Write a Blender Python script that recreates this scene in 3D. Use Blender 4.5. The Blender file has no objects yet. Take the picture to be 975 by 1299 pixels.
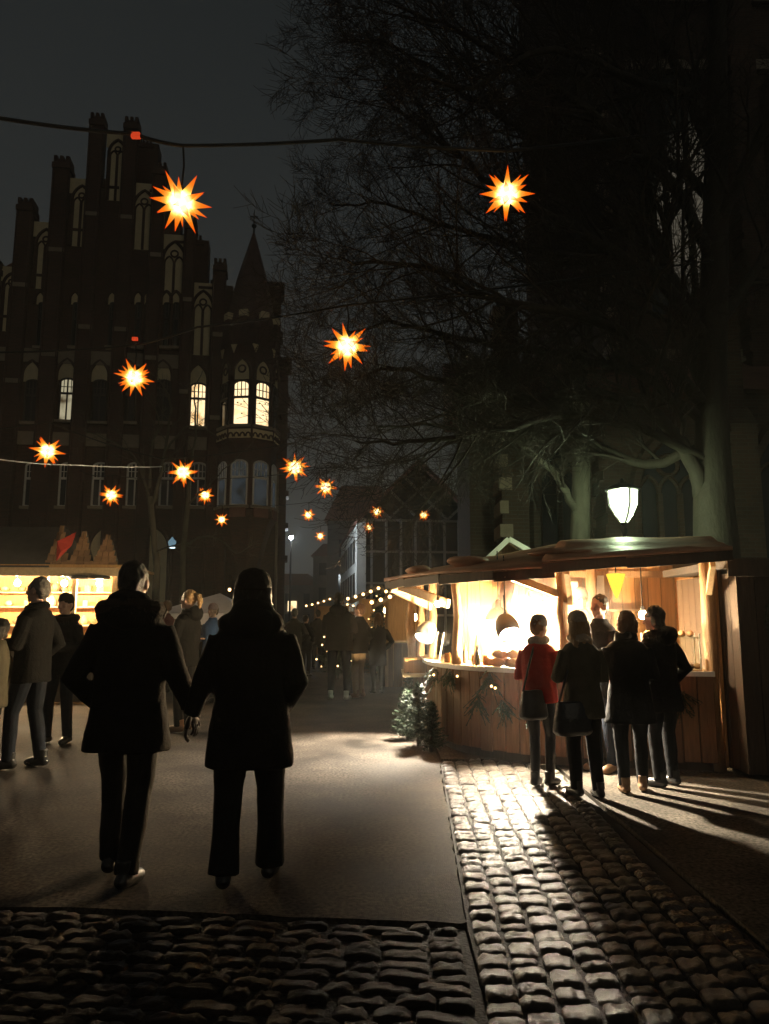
import bpy, bmesh, math, random
from mathutils import Vector, Matrix, noise as mnoise
R = math.radians
rnd = random.Random(7)
scene = bpy.context.scene
C = scene.collection

# ------------------------------------------------------------------ camera
CH = 1.52; FPX = 938.0; PITCH = math.atan(137.5 / FPX)
cam = bpy.data.cameras.new('camera'); cam.sensor_fit = 'VERTICAL'; cam.sensor_height = 36; cam.lens = 26.0
cam.clip_start = 0.05; cam.clip_end = 2000
camo = bpy.data.objects.new('camera', cam); C.objects.link(camo)
camo.location = (0, 0, CH); camo.rotation_euler = (R(90) + PITCH, 0, 0)
scene.camera = camo

# ------------------------------------------------------------------ world, moonless glow, exposure
scene.view_settings.view_transform = 'Standard'; scene.view_settings.look = 'None'
scene.view_settings.exposure = 0.0; scene.view_settings.gamma = 1.0
SKY = 0.92
w = bpy.data.worlds.new('World'); scene.world = w; w.use_nodes = True
nt = w.node_tree; nt.nodes.clear()
tc = nt.nodes.new('ShaderNodeTexCoord'); sx = nt.nodes.new('ShaderNodeSeparateXYZ')
rp = nt.nodes.new('ShaderNodeValToRGB'); bg = nt.nodes.new('ShaderNodeBackground'); ow = nt.nodes.new('ShaderNodeOutputWorld')
nz = nt.nodes.new('ShaderNodeTexNoise'); nz.inputs['Scale'].default_value = 2.2; nz.inputs['Detail'].default_value = 4
mx = nt.nodes.new('ShaderNodeMath'); mx.operation = 'MULTIPLY_ADD'; mx.inputs[1].default_value = 0.14
sb = nt.nodes.new('ShaderNodeMath'); sb.operation = 'SUBTRACT'; sb.inputs[1].default_value = 0.07
nt.links.new(tc.outputs['Generated'], sx.inputs[0]); nt.links.new(tc.outputs['Generated'], nz.inputs['Vector'])
nt.links.new(nz.outputs['Fac'], mx.inputs[0]); nt.links.new(sx.outputs['Z'], mx.inputs[2])
nt.links.new(mx.outputs[0], sb.inputs[0]); nt.links.new(sb.outputs[0], rp.inputs['Fac'])
nt.links.new(rp.outputs['Color'], bg.inputs['Color']); nt.links.new(bg.outputs[0], ow.inputs['Surface'])
cr = rp.color_ramp
cr.elements[0].position = 0.0; cr.elements[0].color = (0.056, 0.058, 0.053, 1)
cr.elements[1].position = 0.9; cr.elements[1].color = (0.0095, 0.0118, 0.0125, 1)
e = cr.elements.new(0.25); e.color = (0.034, 0.0345, 0.031, 1)
e = cr.elements.new(0.48); e.color = (0.0225, 0.0250, 0.0250, 1)
bg.inputs['Strength'].default_value = SKY
sd = bpy.data.lights.new('sky_glow_sun', 'SUN'); sd.energy = 0.07; sd.angle = R(12); sd.color = (1.0, 0.88, 0.66)
so = bpy.data.objects.new('sky_glow_sun', sd); C.objects.link(so)
so.rotation_euler = (R(62), 0, R(28))      # from behind the camera on the right, low

# ------------------------------------------------------------------ pixel helpers
def ray(px, py):
    u = (px - 487.5) / FPX; v = (649.5 - py) / FPX
    return Vector((u, math.cos(PITCH) - v * math.sin(PITCH), math.sin(PITCH) + v * math.cos(PITCH)))
def at(px, py, Y):
    d = ray(px, py); return Vector((0, 0, CH)) + d * (Y / d.y)
def grd(px, py, z=0.0):
    d = ray(px, py); return Vector((0, 0, CH)) + d * ((z - CH) / d.z)

# ------------------------------------------------------------------ object helpers
def tag(o, label=None, cat=None, group=None, kind=None):
    if label: o['label'] = label
    if cat: o['category'] = cat
    if group: o['group'] = group
    if kind: o['kind'] = kind
    return o
def empty(name, loc=(0, 0, 0), rz=0, label=None, cat=None, group=None):
    o = bpy.data.objects.new(name, None); C.objects.link(o); o.location = loc; o.rotation_euler = (0, 0, rz)
    o.empty_display_size = 0.2
    return tag(o, label, cat, group)
def put(name, me, parent=None, loc=(0, 0, 0), rot=(0, 0, 0), scale=(1, 1, 1)):
    o = bpy.data.objects.new(name, me); C.objects.link(o)
    if parent: o.parent = parent
    o.location = loc; o.rotation_euler = rot; o.scale = scale
    return o
def orth(d):
    d = d.normalized(); a = Vector((0, 0, 1)) if abs(d.z) < 0.9 else Vector((0, 1, 0))
    x = a.cross(d).normalized(); return x, d.cross(x)

class MB:
    def __init__(s): s.v = []; s.f = []; s.attr = []
    def add(s, vs, fs):
        b = len(s.v); s.v += [tuple(p) for p in vs]; s.f += [tuple(b + i for i in f) for f in fs]; return s
    def box(s, c, d, rz=0, M=None):
        hx, hy, hz = d[0] / 2, d[1] / 2, d[2] / 2
        vs = [Vector((x, y, z)) for z in (-hz, hz) for x, y in ((-hx, -hy), (hx, -hy), (hx, hy), (-hx, hy))]
        m = M if M else Matrix.Translation(c) @ Matrix.Rotation(rz, 4, 'Z')
        return s.add([m @ p for p in vs], [(3, 2, 1, 0), (4, 5, 6, 7), (0, 1, 5, 4), (1, 2, 6, 5), (2, 3, 7, 6), (3, 0, 4, 7)])
    def bar(s, a, b, wd, ht, up=(0, 0, 1)):
        a = Vector(a); b = Vector(b); d = (b - a); L = d.length; d.normalize(); up = Vector(up)
        if abs(d.dot(up)) > 0.98: up = Vector((0, 1, 0))
        x = d.cross(up).normalized(); z = x.cross(d)
        M = Matrix((x, d, z)).transposed().to_4x4(); M.translation = (a + b) / 2
        return s.box((0, 0, 0), (wd, L, ht), M=M)
    def prism(s, poly, y0, y1, plane='XZ'):
        n = len(poly); f = []
        if plane == 'XZ': vs = [(p[0], y0, p[1]) for p in poly] + [(p[0], y1, p[1]) for p in poly]
        else: vs = [(p[0], p[1], y0) for p in poly] + [(p[0], p[1], y1) for p in poly]
        f = [tuple(range(n)), tuple(range(2 * n - 1, n - 1, -1))] + [(i, n + i, n + (i + 1) % n, (i + 1) % n) for i in range(n)]
        return s.add(vs, f)
    def tube(s, pts, rad, n=8, caps=True, flat=1.0):
        pts = [Vector(p) for p in pts]; m = len(pts)
        if not isinstance(rad, (list, tuple)): rad = [rad] * m
        vs = []; px = None
        for i, p in enumerate(pts):
            d = pts[min(i + 1, m - 1)] - pts[max(i - 1, 0)]
            if d.length < 1e-6: d = Vector((0, 0, 1))
            d.normalize()
            if px is None: px, py = orth(d)
            else:
                px = (px - d * px.dot(d)); px = px.normalized() if px.length > 1e-5 else orth(d)[0]; py = d.cross(px)
            for k in range(n):
                a = 2 * math.pi * k / n; vs.append(p + px * math.cos(a) * rad[i] + py * math.sin(a) * rad[i] * flat)
        fs = [(i * n + k, i * n + (k + 1) % n, (i + 1) * n + (k + 1) % n, (i + 1) * n + k) for i in range(m - 1) for k in range(n)]
        if caps: fs += [tuple(range(n - 1, -1, -1)), tuple(range((m - 1) * n, m * n))]
        return s.add(vs, fs)
    def lathe(s, prof, n=16, c=(0, 0, 0)):
        c = Vector(c); vs = []
        for r, z in prof:
            for k in range(n):
                a = 2 * math.pi * k / n; vs.append(c + Vector((r * math.cos(a), r * math.sin(a), z)))
        m = len(prof)
        fs = [(i * n + k, i * n + (k + 1) % n, (i + 1) * n + (k + 1) % n, (i + 1) * n + k) for i in range(m - 1) for k in range(n)]
        fs += [tuple(range(n - 1, -1, -1)), tuple(range((m - 1) * n, m * n))]
        return s.add(vs, fs)
    def loft(s, rings, n=20, pw=2.0):
        vs = []
        for r in rings:
            cx, cy, cz, rx, ry = r[:5]; tz = r[5] if len(r) > 5 else 0
            for k in range(n):
                a = 2 * math.pi * k / n; ca, sa = math.cos(a), math.sin(a)
                x = math.copysign(abs(ca) ** (2 / pw), ca) * rx; y = math.copysign(abs(sa) ** (2 / pw), sa) * ry
                vs.append((cx + x, cy + y, cz + tz * y))
        m = len(rings)
        fs = [(i * n + k, i * n + (k + 1) % n, (i + 1) * n + (k + 1) % n, (i + 1) * n + k) for i in range(m - 1) for k in range(n)]
        fs += [tuple(range(n - 1, -1, -1)), tuple(range((m - 1) * n, m * n))]
        return s.add(vs, fs)
    def ell(s, c, r, rot=None, nu=14, nv=9):
        c = Vector(c); M = rot if rot else Matrix.Identity(3); vs = [c + M @ Vector((0, 0, -r[2]))]
        for j in range(1, nv):
            t = math.pi * j / nv - math.pi / 2
            for k in range(nu):
                a = 2 * math.pi * k / nu
                vs.append(c + M @ Vector((r[0] * math.cos(t) * math.cos(a), r[1] * math.cos(t) * math.sin(a), r[2] * math.sin(t))))
        vs.append(c + M @ Vector((0, 0, r[2]))); L = len(vs) - 1
        fs = [(0, 1 + (k + 1) % nu, 1 + k) for k in range(nu)]
        fs += [(1 + j * nu + k, 1 + j * nu + (k + 1) % nu, 1 + (j + 1) * nu + (k + 1) % nu, 1 + (j + 1) * nu + k) for j in range(nv - 2) for k in range(nu)]
        fs += [(1 + (nv - 2) * nu + k, 1 + (nv - 2) * nu + (k + 1) % nu, L) for k in range(nu)]
        return s.add(vs, fs)
    def mesh(s, name, mat, smooth=False, bevel=0):
        me = bpy.data.meshes.new(name); me.from_pydata(s.v, [], s.f); me.update()
        if bevel:
            bm = bmesh.new(); bm.from_mesh(me); bmesh.ops.bevel(bm, geom=bm.edges[:], offset=bevel, segments=1, affect='EDGES'); bm.to_mesh(me); bm.free()
        if mat: me.materials.append(mat)
        if smooth: me.polygons.foreach_set('use_smooth', [True] * len(me.polygons))
        return me
    def build(s, name, mat, parent=None, smooth=False, bevel=0, loc=(0, 0, 0), rot=(0, 0, 0)):
        return put(name, s.mesh(name, mat, smooth, bevel), parent, loc, rot)

# ------------------------------------------------------------------ materials
MATS = {}
def mat(name, col, rough=0.7, var=0.15, scale=8.0, bump=0.0, bscale=40.0, metal=0.0, emit=None, estr=0.0, objvar=0.0, stretch=None, spec=0.5, sheen=0, rvar=0.0):
    if name in MATS: return MATS[name]
    m = bpy.data.materials.new(name); m.use_nodes = True; nt = m.node_tree; b = nt.nodes['Principled BSDF']
    N = nt.nodes.new; L = nt.links.new
    b.inputs['Roughness'].default_value = rough; b.inputs['Metallic'].default_value = metal
    b.inputs['Specular IOR Level'].default_value = spec
    if sheen: b.inputs['Sheen Weight'].default_value = sheen; b.inputs['Sheen Roughness'].default_value = 0.5
    tc = N('ShaderNodeTexCoord'); mp = N('ShaderNodeMapping'); L(tc.outputs['Object'], mp.inputs['Vector'])
    if stretch: mp.inputs['Scale'].default_value = stretch
    oi = N('ShaderNodeObjectInfo')
    va = N('ShaderNodeVectorMath'); va.operation = 'ADD'
    sc = N('ShaderNodeVectorMath'); sc.operation = 'SCALE'; sc.inputs[0].default_value = (37, 53, 71)
    L(oi.outputs['Random'], sc.inputs['Scale']); L(mp.outputs[0], va.inputs[0]); L(sc.outputs[0], va.inputs[1])
    n1 = N('ShaderNodeTexNoise'); n1.inputs['Scale'].default_value = scale; n1.inputs['Detail'].default_value = 6; n1.inputs['Roughness'].default_value = 0.62
    L(va.outputs[0], n1.inputs['Vector'])
    # value factor = 1 + var*(noise-.5)*2 + objvar*(rand-.5)*2
    f1 = N('ShaderNodeMath'); f1.operation = 'MULTIPLY_ADD'; f1.inputs[1].default_value = 4 * var; f1.inputs[2].default_value = 1 - 2 * var; L(n1.outputs['Fac'], f1.inputs[0])
    f2 = N('ShaderNodeMath'); f2.operation = 'MULTIPLY_ADD'; f2.inputs[1].default_value = 2 * objvar; f2.inputs[2].default_value = 1 - objvar; L(oi.outputs['Random'], f2.inputs[0])
    f3 = N('ShaderNodeMath'); f3.operation = 'MULTIPLY'; L(f1.outputs[0], f3.inputs[0]); L(f2.outputs[0], f3.inputs[1])
    f4 = N('ShaderNodeMath'); f4.operation = 'MAXIMUM'; f4.inputs[1].default_value = 0.05; L(f3.outputs[0], f4.inputs[0])
    vm = N('ShaderNodeVectorMath'); vm.operation = 'SCALE'; vm.inputs[0].default_value = col[:3]; L(f4.outputs[0], vm.inputs['Scale'])
    L(vm.outputs[0], b.inputs['Base Color'])
    if rvar:
        r1 = N('ShaderNodeMath'); r1.operation = 'MULTIPLY_ADD'; r1.inputs[1].default_value = 2 * rvar; r1.inputs[2].default_value = rough - rvar; L(n1.outputs['Fac'], r1.inputs[0]); L(r1.outputs[0], b.inputs['Roughness'])
    if bump:
        n2 = N('ShaderNodeTexNoise'); n2.inputs['Scale'].default_value = bscale; n2.inputs['Detail'].default_value = 5; L(va.outputs[0], n2.inputs['Vector'])
        bp = N('ShaderNodeBump'); bp.inputs['Strength'].default_value = bump; bp.inputs['Distance'].default_value = 0.02; L(n2.outputs['Fac'], bp.inputs['Height']); L(bp.outputs[0], b.inputs['Normal'])
    if emit:
        b.inputs['Emission Color'].default_value = (*emit[:3], 1); b.inputs['Emission Strength'].default_value = estr
    MATS[name] = m; return m
def emission(name, col, strength):
    m = bpy.data.materials.new(name); m.use_nodes = True; nt = m.node_tree; nt.nodes.clear()
    e = nt.nodes.new('ShaderNodeEmission'); o = nt.nodes.new('ShaderNodeOutputMaterial'); e.inputs['Color'].default_value = (*col, 1); e.inputs['Strength'].default_value = strength
    nt.links.new(e.outputs[0], o.inputs['Surface']); MATS[name] = m; return m
def brick(name, c1, c2, mortar, bw=0.25, bh=0.075, rough=0.85):
    m = bpy.data.materials.new(name); m.use_nodes = True; nt = m.node_tree; b = nt.nodes['Principled BSDF']; N = nt.nodes.new; L = nt.links.new
    tc = N('ShaderNodeTexCoord'); s = N('ShaderNodeSeparateXYZ'); c = N('ShaderNodeCombineXYZ'); ad = N('ShaderNodeMath'); L(tc.outputs['Object'], s.inputs[0])
    L(s.outputs['X'], ad.inputs[0]); L(s.outputs['Y'], ad.inputs[1]); L(ad.outputs[0], c.inputs['X']); L(s.outputs['Z'], c.inputs['Y'])
    t = N('ShaderNodeTexBrick'); t.inputs['Scale'].default_value = 1; t.inputs['Brick Width'].default_value = bw; t.inputs['Row Height'].default_value = bh; t.inputs['Mortar Size'].default_value = 0.008
    t.inputs['Color1'].default_value = (*c1, 1); t.inputs['Color2'].default_value = (*c2, 1); t.inputs['Mortar'].default_value = (*mortar, 1); t.inputs['Bias'].default_value = 0
    L(c.outputs[0], t.inputs['Vector'])
    n = N('ShaderNodeTexNoise'); n.inputs['Scale'].default_value = 0.7; n.inputs['Detail'].default_value = 7; L(tc.outputs['Object'], n.inputs['Vector'])
    mm = N('ShaderNodeMath'); mm.operation = 'MULTIPLY_ADD'; mm.inputs[1].default_value = 1.5; mm.inputs[2].default_value = 0.25; L(n.outputs['Fac'], mm.inputs[0])
    v = N('ShaderNodeVectorMath'); v.operation = 'SCALE'; L(t.outputs['Color'], v.inputs[0]); L(mm.outputs[0], v.inputs['Scale']); L(v.outputs[0], b.inputs['Base Color'])
    b.inputs['Roughness'].default_value = rough
    bp = N('ShaderNodeBump'); bp.inputs['Strength'].default_value = 0.6; bp.inputs['Distance'].default_value = 0.02; bp.invert = True; L(t.outputs['Fac'], bp.inputs['Height']); L(bp.outputs[0], b.inputs['Normal'])
    MATS[name] = m; return m
def glass_thin(name, tint=(0.9, 0.95, 0.95), refl=0.12, rough=0.03):
    m = bpy.data.materials.new(name); m.use_nodes = True; nt = m.node_tree; nt.nodes.clear(); N = nt.nodes.new; L = nt.links.new
    t = N('ShaderNodeBsdfTransparent'); g = N('ShaderNodeBsdfGlossy'); x = N('ShaderNodeMixShader'); o = N('ShaderNodeOutputMaterial'); lw = N('ShaderNodeLayerWeight')
    t.inputs['Color'].default_value = (*tint, 1); g.inputs['Roughness'].default_value = rough; lw.inputs['Blend'].default_value = refl * 2
    L(lw.outputs['Fresnel'], x.inputs['Fac']); L(t.outputs[0], x.inputs[1]); L(g.outputs[0], x.inputs[2]); L(x.outputs[0], o.inputs['Surface']); MATS[name] = m; return m

M_ground = mat('joint_soil', (0.018, 0.015, 0.012), 0.9, 0.3, 30, 0.5, 60)
M_wood = mat('plank_wood', (0.17, 0.085, 0.036), 0.65, 0.35, 6, 0.35, 12, objvar=0.3, stretch=(6, 6, 0.5))
M_woodin = mat('pale_plank', (0.40, 0.22, 0.08), 0.6, 0.28, 5, 0.3, 10, objvar=0.22, stretch=(6, 6, 0.5))
M_log = mat('log_wood', (0.32, 0.20, 0.10), 0.7, 0.3, 7, 0.5, 14, stretch=(5, 5, 0.8))
M_board = mat('sawn_board', (0.52, 0.38, 0.22), 0.55, 0.2, 5, 0.25, 12, objvar=0.1, stretch=(3, 3, 3))
M_darkwood = mat('dark_wood', (0.06, 0.038, 0.022), 0.7, 0.3, 6, 0.35, 12, objvar=0.25, stretch=(6, 6, 0.6))
M_tarp = mat('red_brown_tarp', (0.52, 0.26, 0.14), 0.5, 0.4, 2.2, 0.6, 6)
M_roofgrey = mat('roof_felt', (0.05, 0.045, 0.042), 0.8, 0.25, 5, 0.4, 30)
M_white = mat('white_paint', (0.75, 0.73, 0.68), 0.4, 0.06, 5)
M_black = mat('black_metal', (0.02, 0.021, 0.02), 0.45, 0.2, 10)
M_cable = mat('black_cable', (0.015, 0.014, 0.014), 0.55, 0.1, 10)
M_copper = mat('copper', (0.35, 0.17, 0.09), 0.35, 0.2, 12, metal=0.8)
M_bark = mat('dark_bark', (0.034, 0.027, 0.019), 0.85, 0.4, 5, 0.9, 14, stretch=(1, 1, 0.35))
M_barkpale = mat('grey_bark', (0.11, 0.10, 0.075), 0.85, 0.4, 5, 0.8, 16, stretch=(1, 1, 0.35))
M_twig = mat('twig_bark', (0.04, 0.03, 0.023), 0.8, 0.3, 3)
M_fir = mat('fir_needles', (0.012, 0.028, 0.010), 0.6, 0.4, 12, objvar=0.2)
M_brick = brick('dark_red_brick', (0.07, 0.029, 0.02), (0.042, 0.019, 0.014), (0.05, 0.042, 0.036))
M_brickl = brick('church_brick', (0.065, 0.035, 0.022), (0.045, 0.024, 0.016), (0.06, 0.05, 0.042), 0.28, 0.09)
M_plaster = mat('cream_plaster', (0.62, 0.53, 0.34), 0.85, 0.14, 2.5, 0.2, 25)
M_stone = mat('pale_stone', (0.24, 0.2, 0.155), 0.8, 0.2, 3, 0.3, 20)
M_tile = mat('clay_roof_tile', (0.14, 0.06, 0.042), 0.7, 0.25, 4, 0.4, 12)
M_glassdark = mat('dark_pane', (0.015, 0.018, 0.022), 0.08, 0.1, 3)
M_skin = mat('skin', (0.56, 0.33, 0.24), 0.5, 0.08, 20)
M_glass = glass_thin('clear_glass')
M_bulb = emission('warm_bulb', (1.0, 0.72, 0.40), 60)
M_fairy = emission('fairy_bulb', (1.0, 0.62, 0.25), 6)
M_win = None

# ------------------------------------------------------------------ ground, asphalt, cobbles
g = MB(); g.add([(-400, -60, -0.05), (400, -60, -0.05), (400, 700, -0.05), (-400, 700, -0.05)], [(0, 1, 2, 3)])
tag(g.build('ground', M_ground), kind='structure')
def asphalt_mat(name, base, rough):
    m = bpy.data.materials.new(name); m.use_nodes = True; nt = m.node_tree; b = nt.nodes['Principled BSDF']; N = nt.nodes.new; L = nt.links.new
    b.inputs['Specular IOR Level'].default_value = 0.06
    tc = N('ShaderNodeTexCoord')
    n1 = N('ShaderNodeTexNoise'); n1.inputs['Scale'].default_value = 0.9; n1.inputs['Detail'].default_value = 8; n1.inputs['Roughness'].default_value = 0.65; L(tc.outputs['Object'], n1.inputs['Vector'])
    n2 = N('ShaderNodeTexNoise'); n2.inputs['Scale'].default_value = 38; n2.inputs['Detail'].default_value = 3; L(tc.outputs['Object'], n2.inputs['Vector'])
    v = N('ShaderNodeTexNoise'); v.inputs['Scale'].default_value = 160; v.inputs['Detail'].default_value = 4; L(tc.outputs['Object'], v.inputs['Vector'])
    r = N('ShaderNodeValToRGB'); r.color_ramp.elements[0].position = 0.34; r.color_ramp.elements[0].color = tuple(c * 0.25 for c in base) + (1,); r.color_ramp.elements[1].position = 0.66; r.color_ramp.elements[1].color = tuple(c * 1.75 for c in base) + (1,)
    L(n1.outputs['Fac'], r.inputs['Fac'])
    sc = N('ShaderNodeVectorMath'); sc.operation = 'SCALE'; mm = N('ShaderNodeMath'); mm.operation = 'MULTIPLY_ADD'; mm.inputs[1].default_value = 3.4; mm.inputs[2].default_value = -0.7; L(n2.outputs['Fac'], mm.inputs[0])
    L(r.outputs['Color'], sc.inputs[0]); L(mm.outputs[0], sc.inputs['Scale']); L(sc.outputs[0], b.inputs['Base Color'])
    rr = N('ShaderNodeMapRange'); rr.inputs['From Min'].default_value = 0.3; rr.inputs['From Max'].default_value = 0.7; rr.inputs['To Min'].default_value = rough - 0.13; rr.inputs['To Max'].default_value = rough + 0.12; L(n1.outputs['Fac'], rr.inputs['Value']); L(rr.outputs[0], b.inputs['Roughness'])
    bp = N('ShaderNodeBump'); bp.inputs['Strength'].default_value = 0.55; bp.inputs['Distance'].default_value = 0.006; L(v.outputs['Fac'], bp.inputs['Height'])
    bp2 = N('ShaderNodeBump'); bp2.inputs['Strength'].default_value = 0.35; bp2.inputs['Distance'].default_value = 0.05; L(n1.outputs['Fac'], bp2.inputs['Height']); L(bp.outputs[0], bp2.inputs['Normal']); L(bp2.outputs[0], b.inputs['Normal'])
    return m
M_asph = asphalt_mat('asphalt', (0.042, 0.035, 0.029), 0.8)
M_asph2 = asphalt_mat('pale_asphalt', (0.065, 0.056, 0.045), 0.78)
p = MB().prism([(-300, 4.28), (-1.7, 4.23), *[(-1.7 + 2.05 * i / 30, 4.23 - .21 * i / 30 + rnd.gauss(0, .007)) for i in range(1, 30)], (0.385, 4.01), *[(0.412 + .188 * i / 50 + rnd.gauss(0, .006), 4.03 + 4.31 * i / 50) for i in range(50)], (0.60, 8.34), (0.62, 600), (-300, 600)], -0.05, 0.0, 'XY')
tag(p.build('asphalt_road', M_asph), kind='structure')
p = MB().prism([(1.78, -20), (1.82, 8.5), (0.63, 8.5), (0.63, 600), (300, 600), (300, -20)], -0.05, 0.003, 'XY')
tag(p.build('asphalt_pavement', M_asph2), kind='structure')
M_cobshade = mat('shaded_cobblestone', (0.034, 0.024, 0.019), 0.62, 0.4, 16, 0.9, 34, objvar=0.45, rvar=0.12, spec=.2)  # crossing stones coloured darker to stand in for the weak light there
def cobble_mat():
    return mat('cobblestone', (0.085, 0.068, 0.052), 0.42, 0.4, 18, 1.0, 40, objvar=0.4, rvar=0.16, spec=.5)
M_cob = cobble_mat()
def stone_mesh(k, nx=6, ny=5):
    r = random.Random(100 + k); vs = []; fs = []
    sx_, sy_ = r.uniform(0.86, 1.0), r.uniform(0.86, 1.0); off = r.random() * 99
    for j in range(ny + 1):
        for i in range(nx + 1):
            u = i / nx * 2 - 1; v = j / ny * 2 - 1
            a = 1 - 0.09 * v ** 6 - 0.05 * r.random(); b_ = 1 - 0.10 * u ** 6 - 0.05 * r.random()
            x = u * 0.5 * sx_ * a; y = v * 0.5 * sy_ * b_
            z = -0.36 * (abs(u) ** 7 + abs(v) ** 7) + 0.34 * mnoise.noise(Vector((u * 1.5, v * 1.5, off))) + r.uniform(-0.10, 0.10)
            vs.append((x, y, max(z, -0.75)))
    nn = nx + 1
    for j in range(ny):
        for i in range(nx): fs.append((j * nn + i, j * nn + i + 1, (j + 1) * nn + i + 1, (j + 1) * nn + i))
    ring = [i for i in range(nn)] + [j * nn + nx for j in range(1, ny + 1)] + [ny * nn + i for i in range(nx - 1, -1, -1)] + [j * nn for j in range(ny - 1, 0, -1)]
    b = len(vs)
    for i in ring: vs.append((vs[i][0] * 1.02, vs[i][1] * 1.02, -1.6))
    for q in range(len(ring)): fs.append((ring[q], b + q, b + (q + 1) % len(ring), ring[(q + 1) % len(ring)]))
    me = bpy.data.meshes.new('stone'); me.from_pydata(vs, [], fs); me.update(); me.materials.append(M_cob)
    me.polygons.foreach_set('use_smooth', [True] * len(me.polygons)); return me
STONES = [stone_mesh(k) for k in range(14)]
STONES_SHADE = [m_.copy() for m_ in STONES]
for m_ in STONES_SHADE: m_.materials[0] = M_cobshade
def bed(name, poly):
    return tag(MB().prism(poly, -0.05, -0.020, 'XY').build(name, M_ground), kind='structure')
bed1 = bed('cobblestone_crossing', [(-6, -3), (0.385, -3), (0.405, 3.99), (0.3, 4.0), (-1.7, 4.2), (-6, 4.24)])
bed2 = bed('cobblestone_strip', [(0.40, -3), (1.775, -3), (1.80, 8.49), (0.61, 8.49), (0.605, 8.34), (0.42, 4.0)])
rest = {0: MB(), 1: MB()}; cnt = {0: 0, 1: 0}
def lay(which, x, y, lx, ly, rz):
    me = rnd.choice(STONES if which else STONES_SHADE); z = 0.004 + rnd.uniform(-0.008, 0.008); tx, ty = rnd.gauss(0, 0.035), rnd.gauss(0, 0.035); hz = 0.038
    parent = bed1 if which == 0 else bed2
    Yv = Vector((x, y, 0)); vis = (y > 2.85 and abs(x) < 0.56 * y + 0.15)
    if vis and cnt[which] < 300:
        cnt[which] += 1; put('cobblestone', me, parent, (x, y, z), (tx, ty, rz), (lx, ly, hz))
    else:
        Mx = Matrix.LocRotScale(Vector((x, y, z)), Matrix.Rotation(rz, 3, 'Z'), Vector((lx, ly, hz)))
        rest[which].add([Mx @ v.co for v in me.vertices], [tuple(q.vertices) for q in me.polygons])
y = 4.01
while y > 0.2:                                    # cross rows
    ly = rnd.uniform(0.09, 0.115); x = 0.37 - (0 if int(y * 50) % 2 else 0.0)
    while x > -3.4:
        lx = rnd.choice((0.13, 0.165, 0.19, 0.215, 0.25)) * rnd.uniform(0.92, 1.08)
        yy = y + (-(x - 0.37) * 0.09 if x < 0.3 else 0)
        lay(0, x - lx / 2, yy - ly / 2 - 0.02 + rnd.gauss(0, 0.006), lx - 0.010, ly - 0.004, rnd.gauss(0, 0.03) - 0.085)
        x -= lx
    y -= ly
xs0 = 0.445
cols = [0.145, 0.15, 0.155, 0.145, 0.15, 0.15, 0.145, 0.15, 0.15]
acc = 0
order = []
for ci, cw in enumerate(cols):
    y = 2.0 + rnd.uniform(0, 0.1)
    while y < 8.4:
        ly = rnd.uniform(0.10, 0.165)
        xx = 0.428 + (y - 3.72) * 0.0415 + acc + cw / 2
        if xx < 1.72: order.append((ci, xx + rnd.gauss(0, 0.004), y + ly / 2, cw - 0.004, ly - 0.004, rnd.gauss(0, 0.035) - 0.04))
        y += ly
    acc += cw
order.sort(key=lambda q: -(1 / q[2]) if q[0] < 6 else 1)
for ci, *q in order: lay(1, *q)
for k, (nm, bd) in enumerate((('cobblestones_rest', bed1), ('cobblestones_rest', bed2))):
    if rest[k].v: o = rest[k].build(nm, M_cob if k else M_cobshade, bd, smooth=True); o['kind'] = 'stuff'

# ------------------------------------------------------------------ gothic facade building (left)
FA = R(8.0); F0 = at(148, 787, 37.0); F0.z = 0
fu = Vector((math.cos(FA), math.sin(FA), 0)); fn = Vector((-math.sin(FA), math.cos(FA), 0))
def fp(px, py, off=0.0):
    d = ray(px, py); o = Vector((0, 0, CH)); P = F0 + fn * off
    t = (P - o).dot(fn) / d.dot(fn); q = o + d * t
    return (q - F0).dot(fu), q.z
hall = empty('town_hall', F0, FA, 'dark brick neo-gothic hall with stepped gable, pinnacles and conical corner turret', 'building')
def part(mb, name, m, parent=None, **k): return mb.build(name, m, parent or hall, **k)
def fbox(px0, py0, px1, py1, y0, y1):
    u0, z0 = fp(px0, py1); u1, z1 = fp(px1, py0)
    return ((u0 + u1) / 2, (y0 + y1) / 2, (z0 + z1) / 2), (u1 - u0, y1 - y0, z1 - z0)
bays = [(-40, -2, 395), (-2, 24, 342), (40, 72, 284), (86, 117, 230), (134, 162, 178), (166, 197, 237), (204, 237, 302), (239, 272, 360)]
for k, (x0, x1, yt) in enumerate(bays):
    u0, _ = fp(x0 - 10, 787); u1, _ = fp(x1 + 10, 787); _, zt = fp((x0 + x1) / 2, yt)
    # bays overlap behind the piers, each a hair deeper than the last
    part(MB().box(((u0 + u1) / 2, 0.5 + 0.004 * k, zt / 2), (u1 - u0, 1.0, zt)), 'gable_wall', M_brick)
    mb = MB(); n = 6
    for q in range(n):
        uu = u0 + 0.35 + (u1 - u0 - 0.7) * (q + 0.5) / n; mb.box((uu, 0.25, zt + 0.13), ((u1 - u0 - 0.7) / n * 0.55, 0.5, 0.26))
    mb.box(((u0 + u1) / 2, 0.25, zt - 0.22), (u1 - u0 - 0.5, 0.62, 0.14))
    part(mb, 'parapet_crest', M_brick)
piers = [(-12, 4, 337), (26, 46, 260), (71, 92, 207), (117, 135, 153), (160, 178, 158), (196, 213, 215), (236, 250, 283), (272, 288, 336)]
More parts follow.
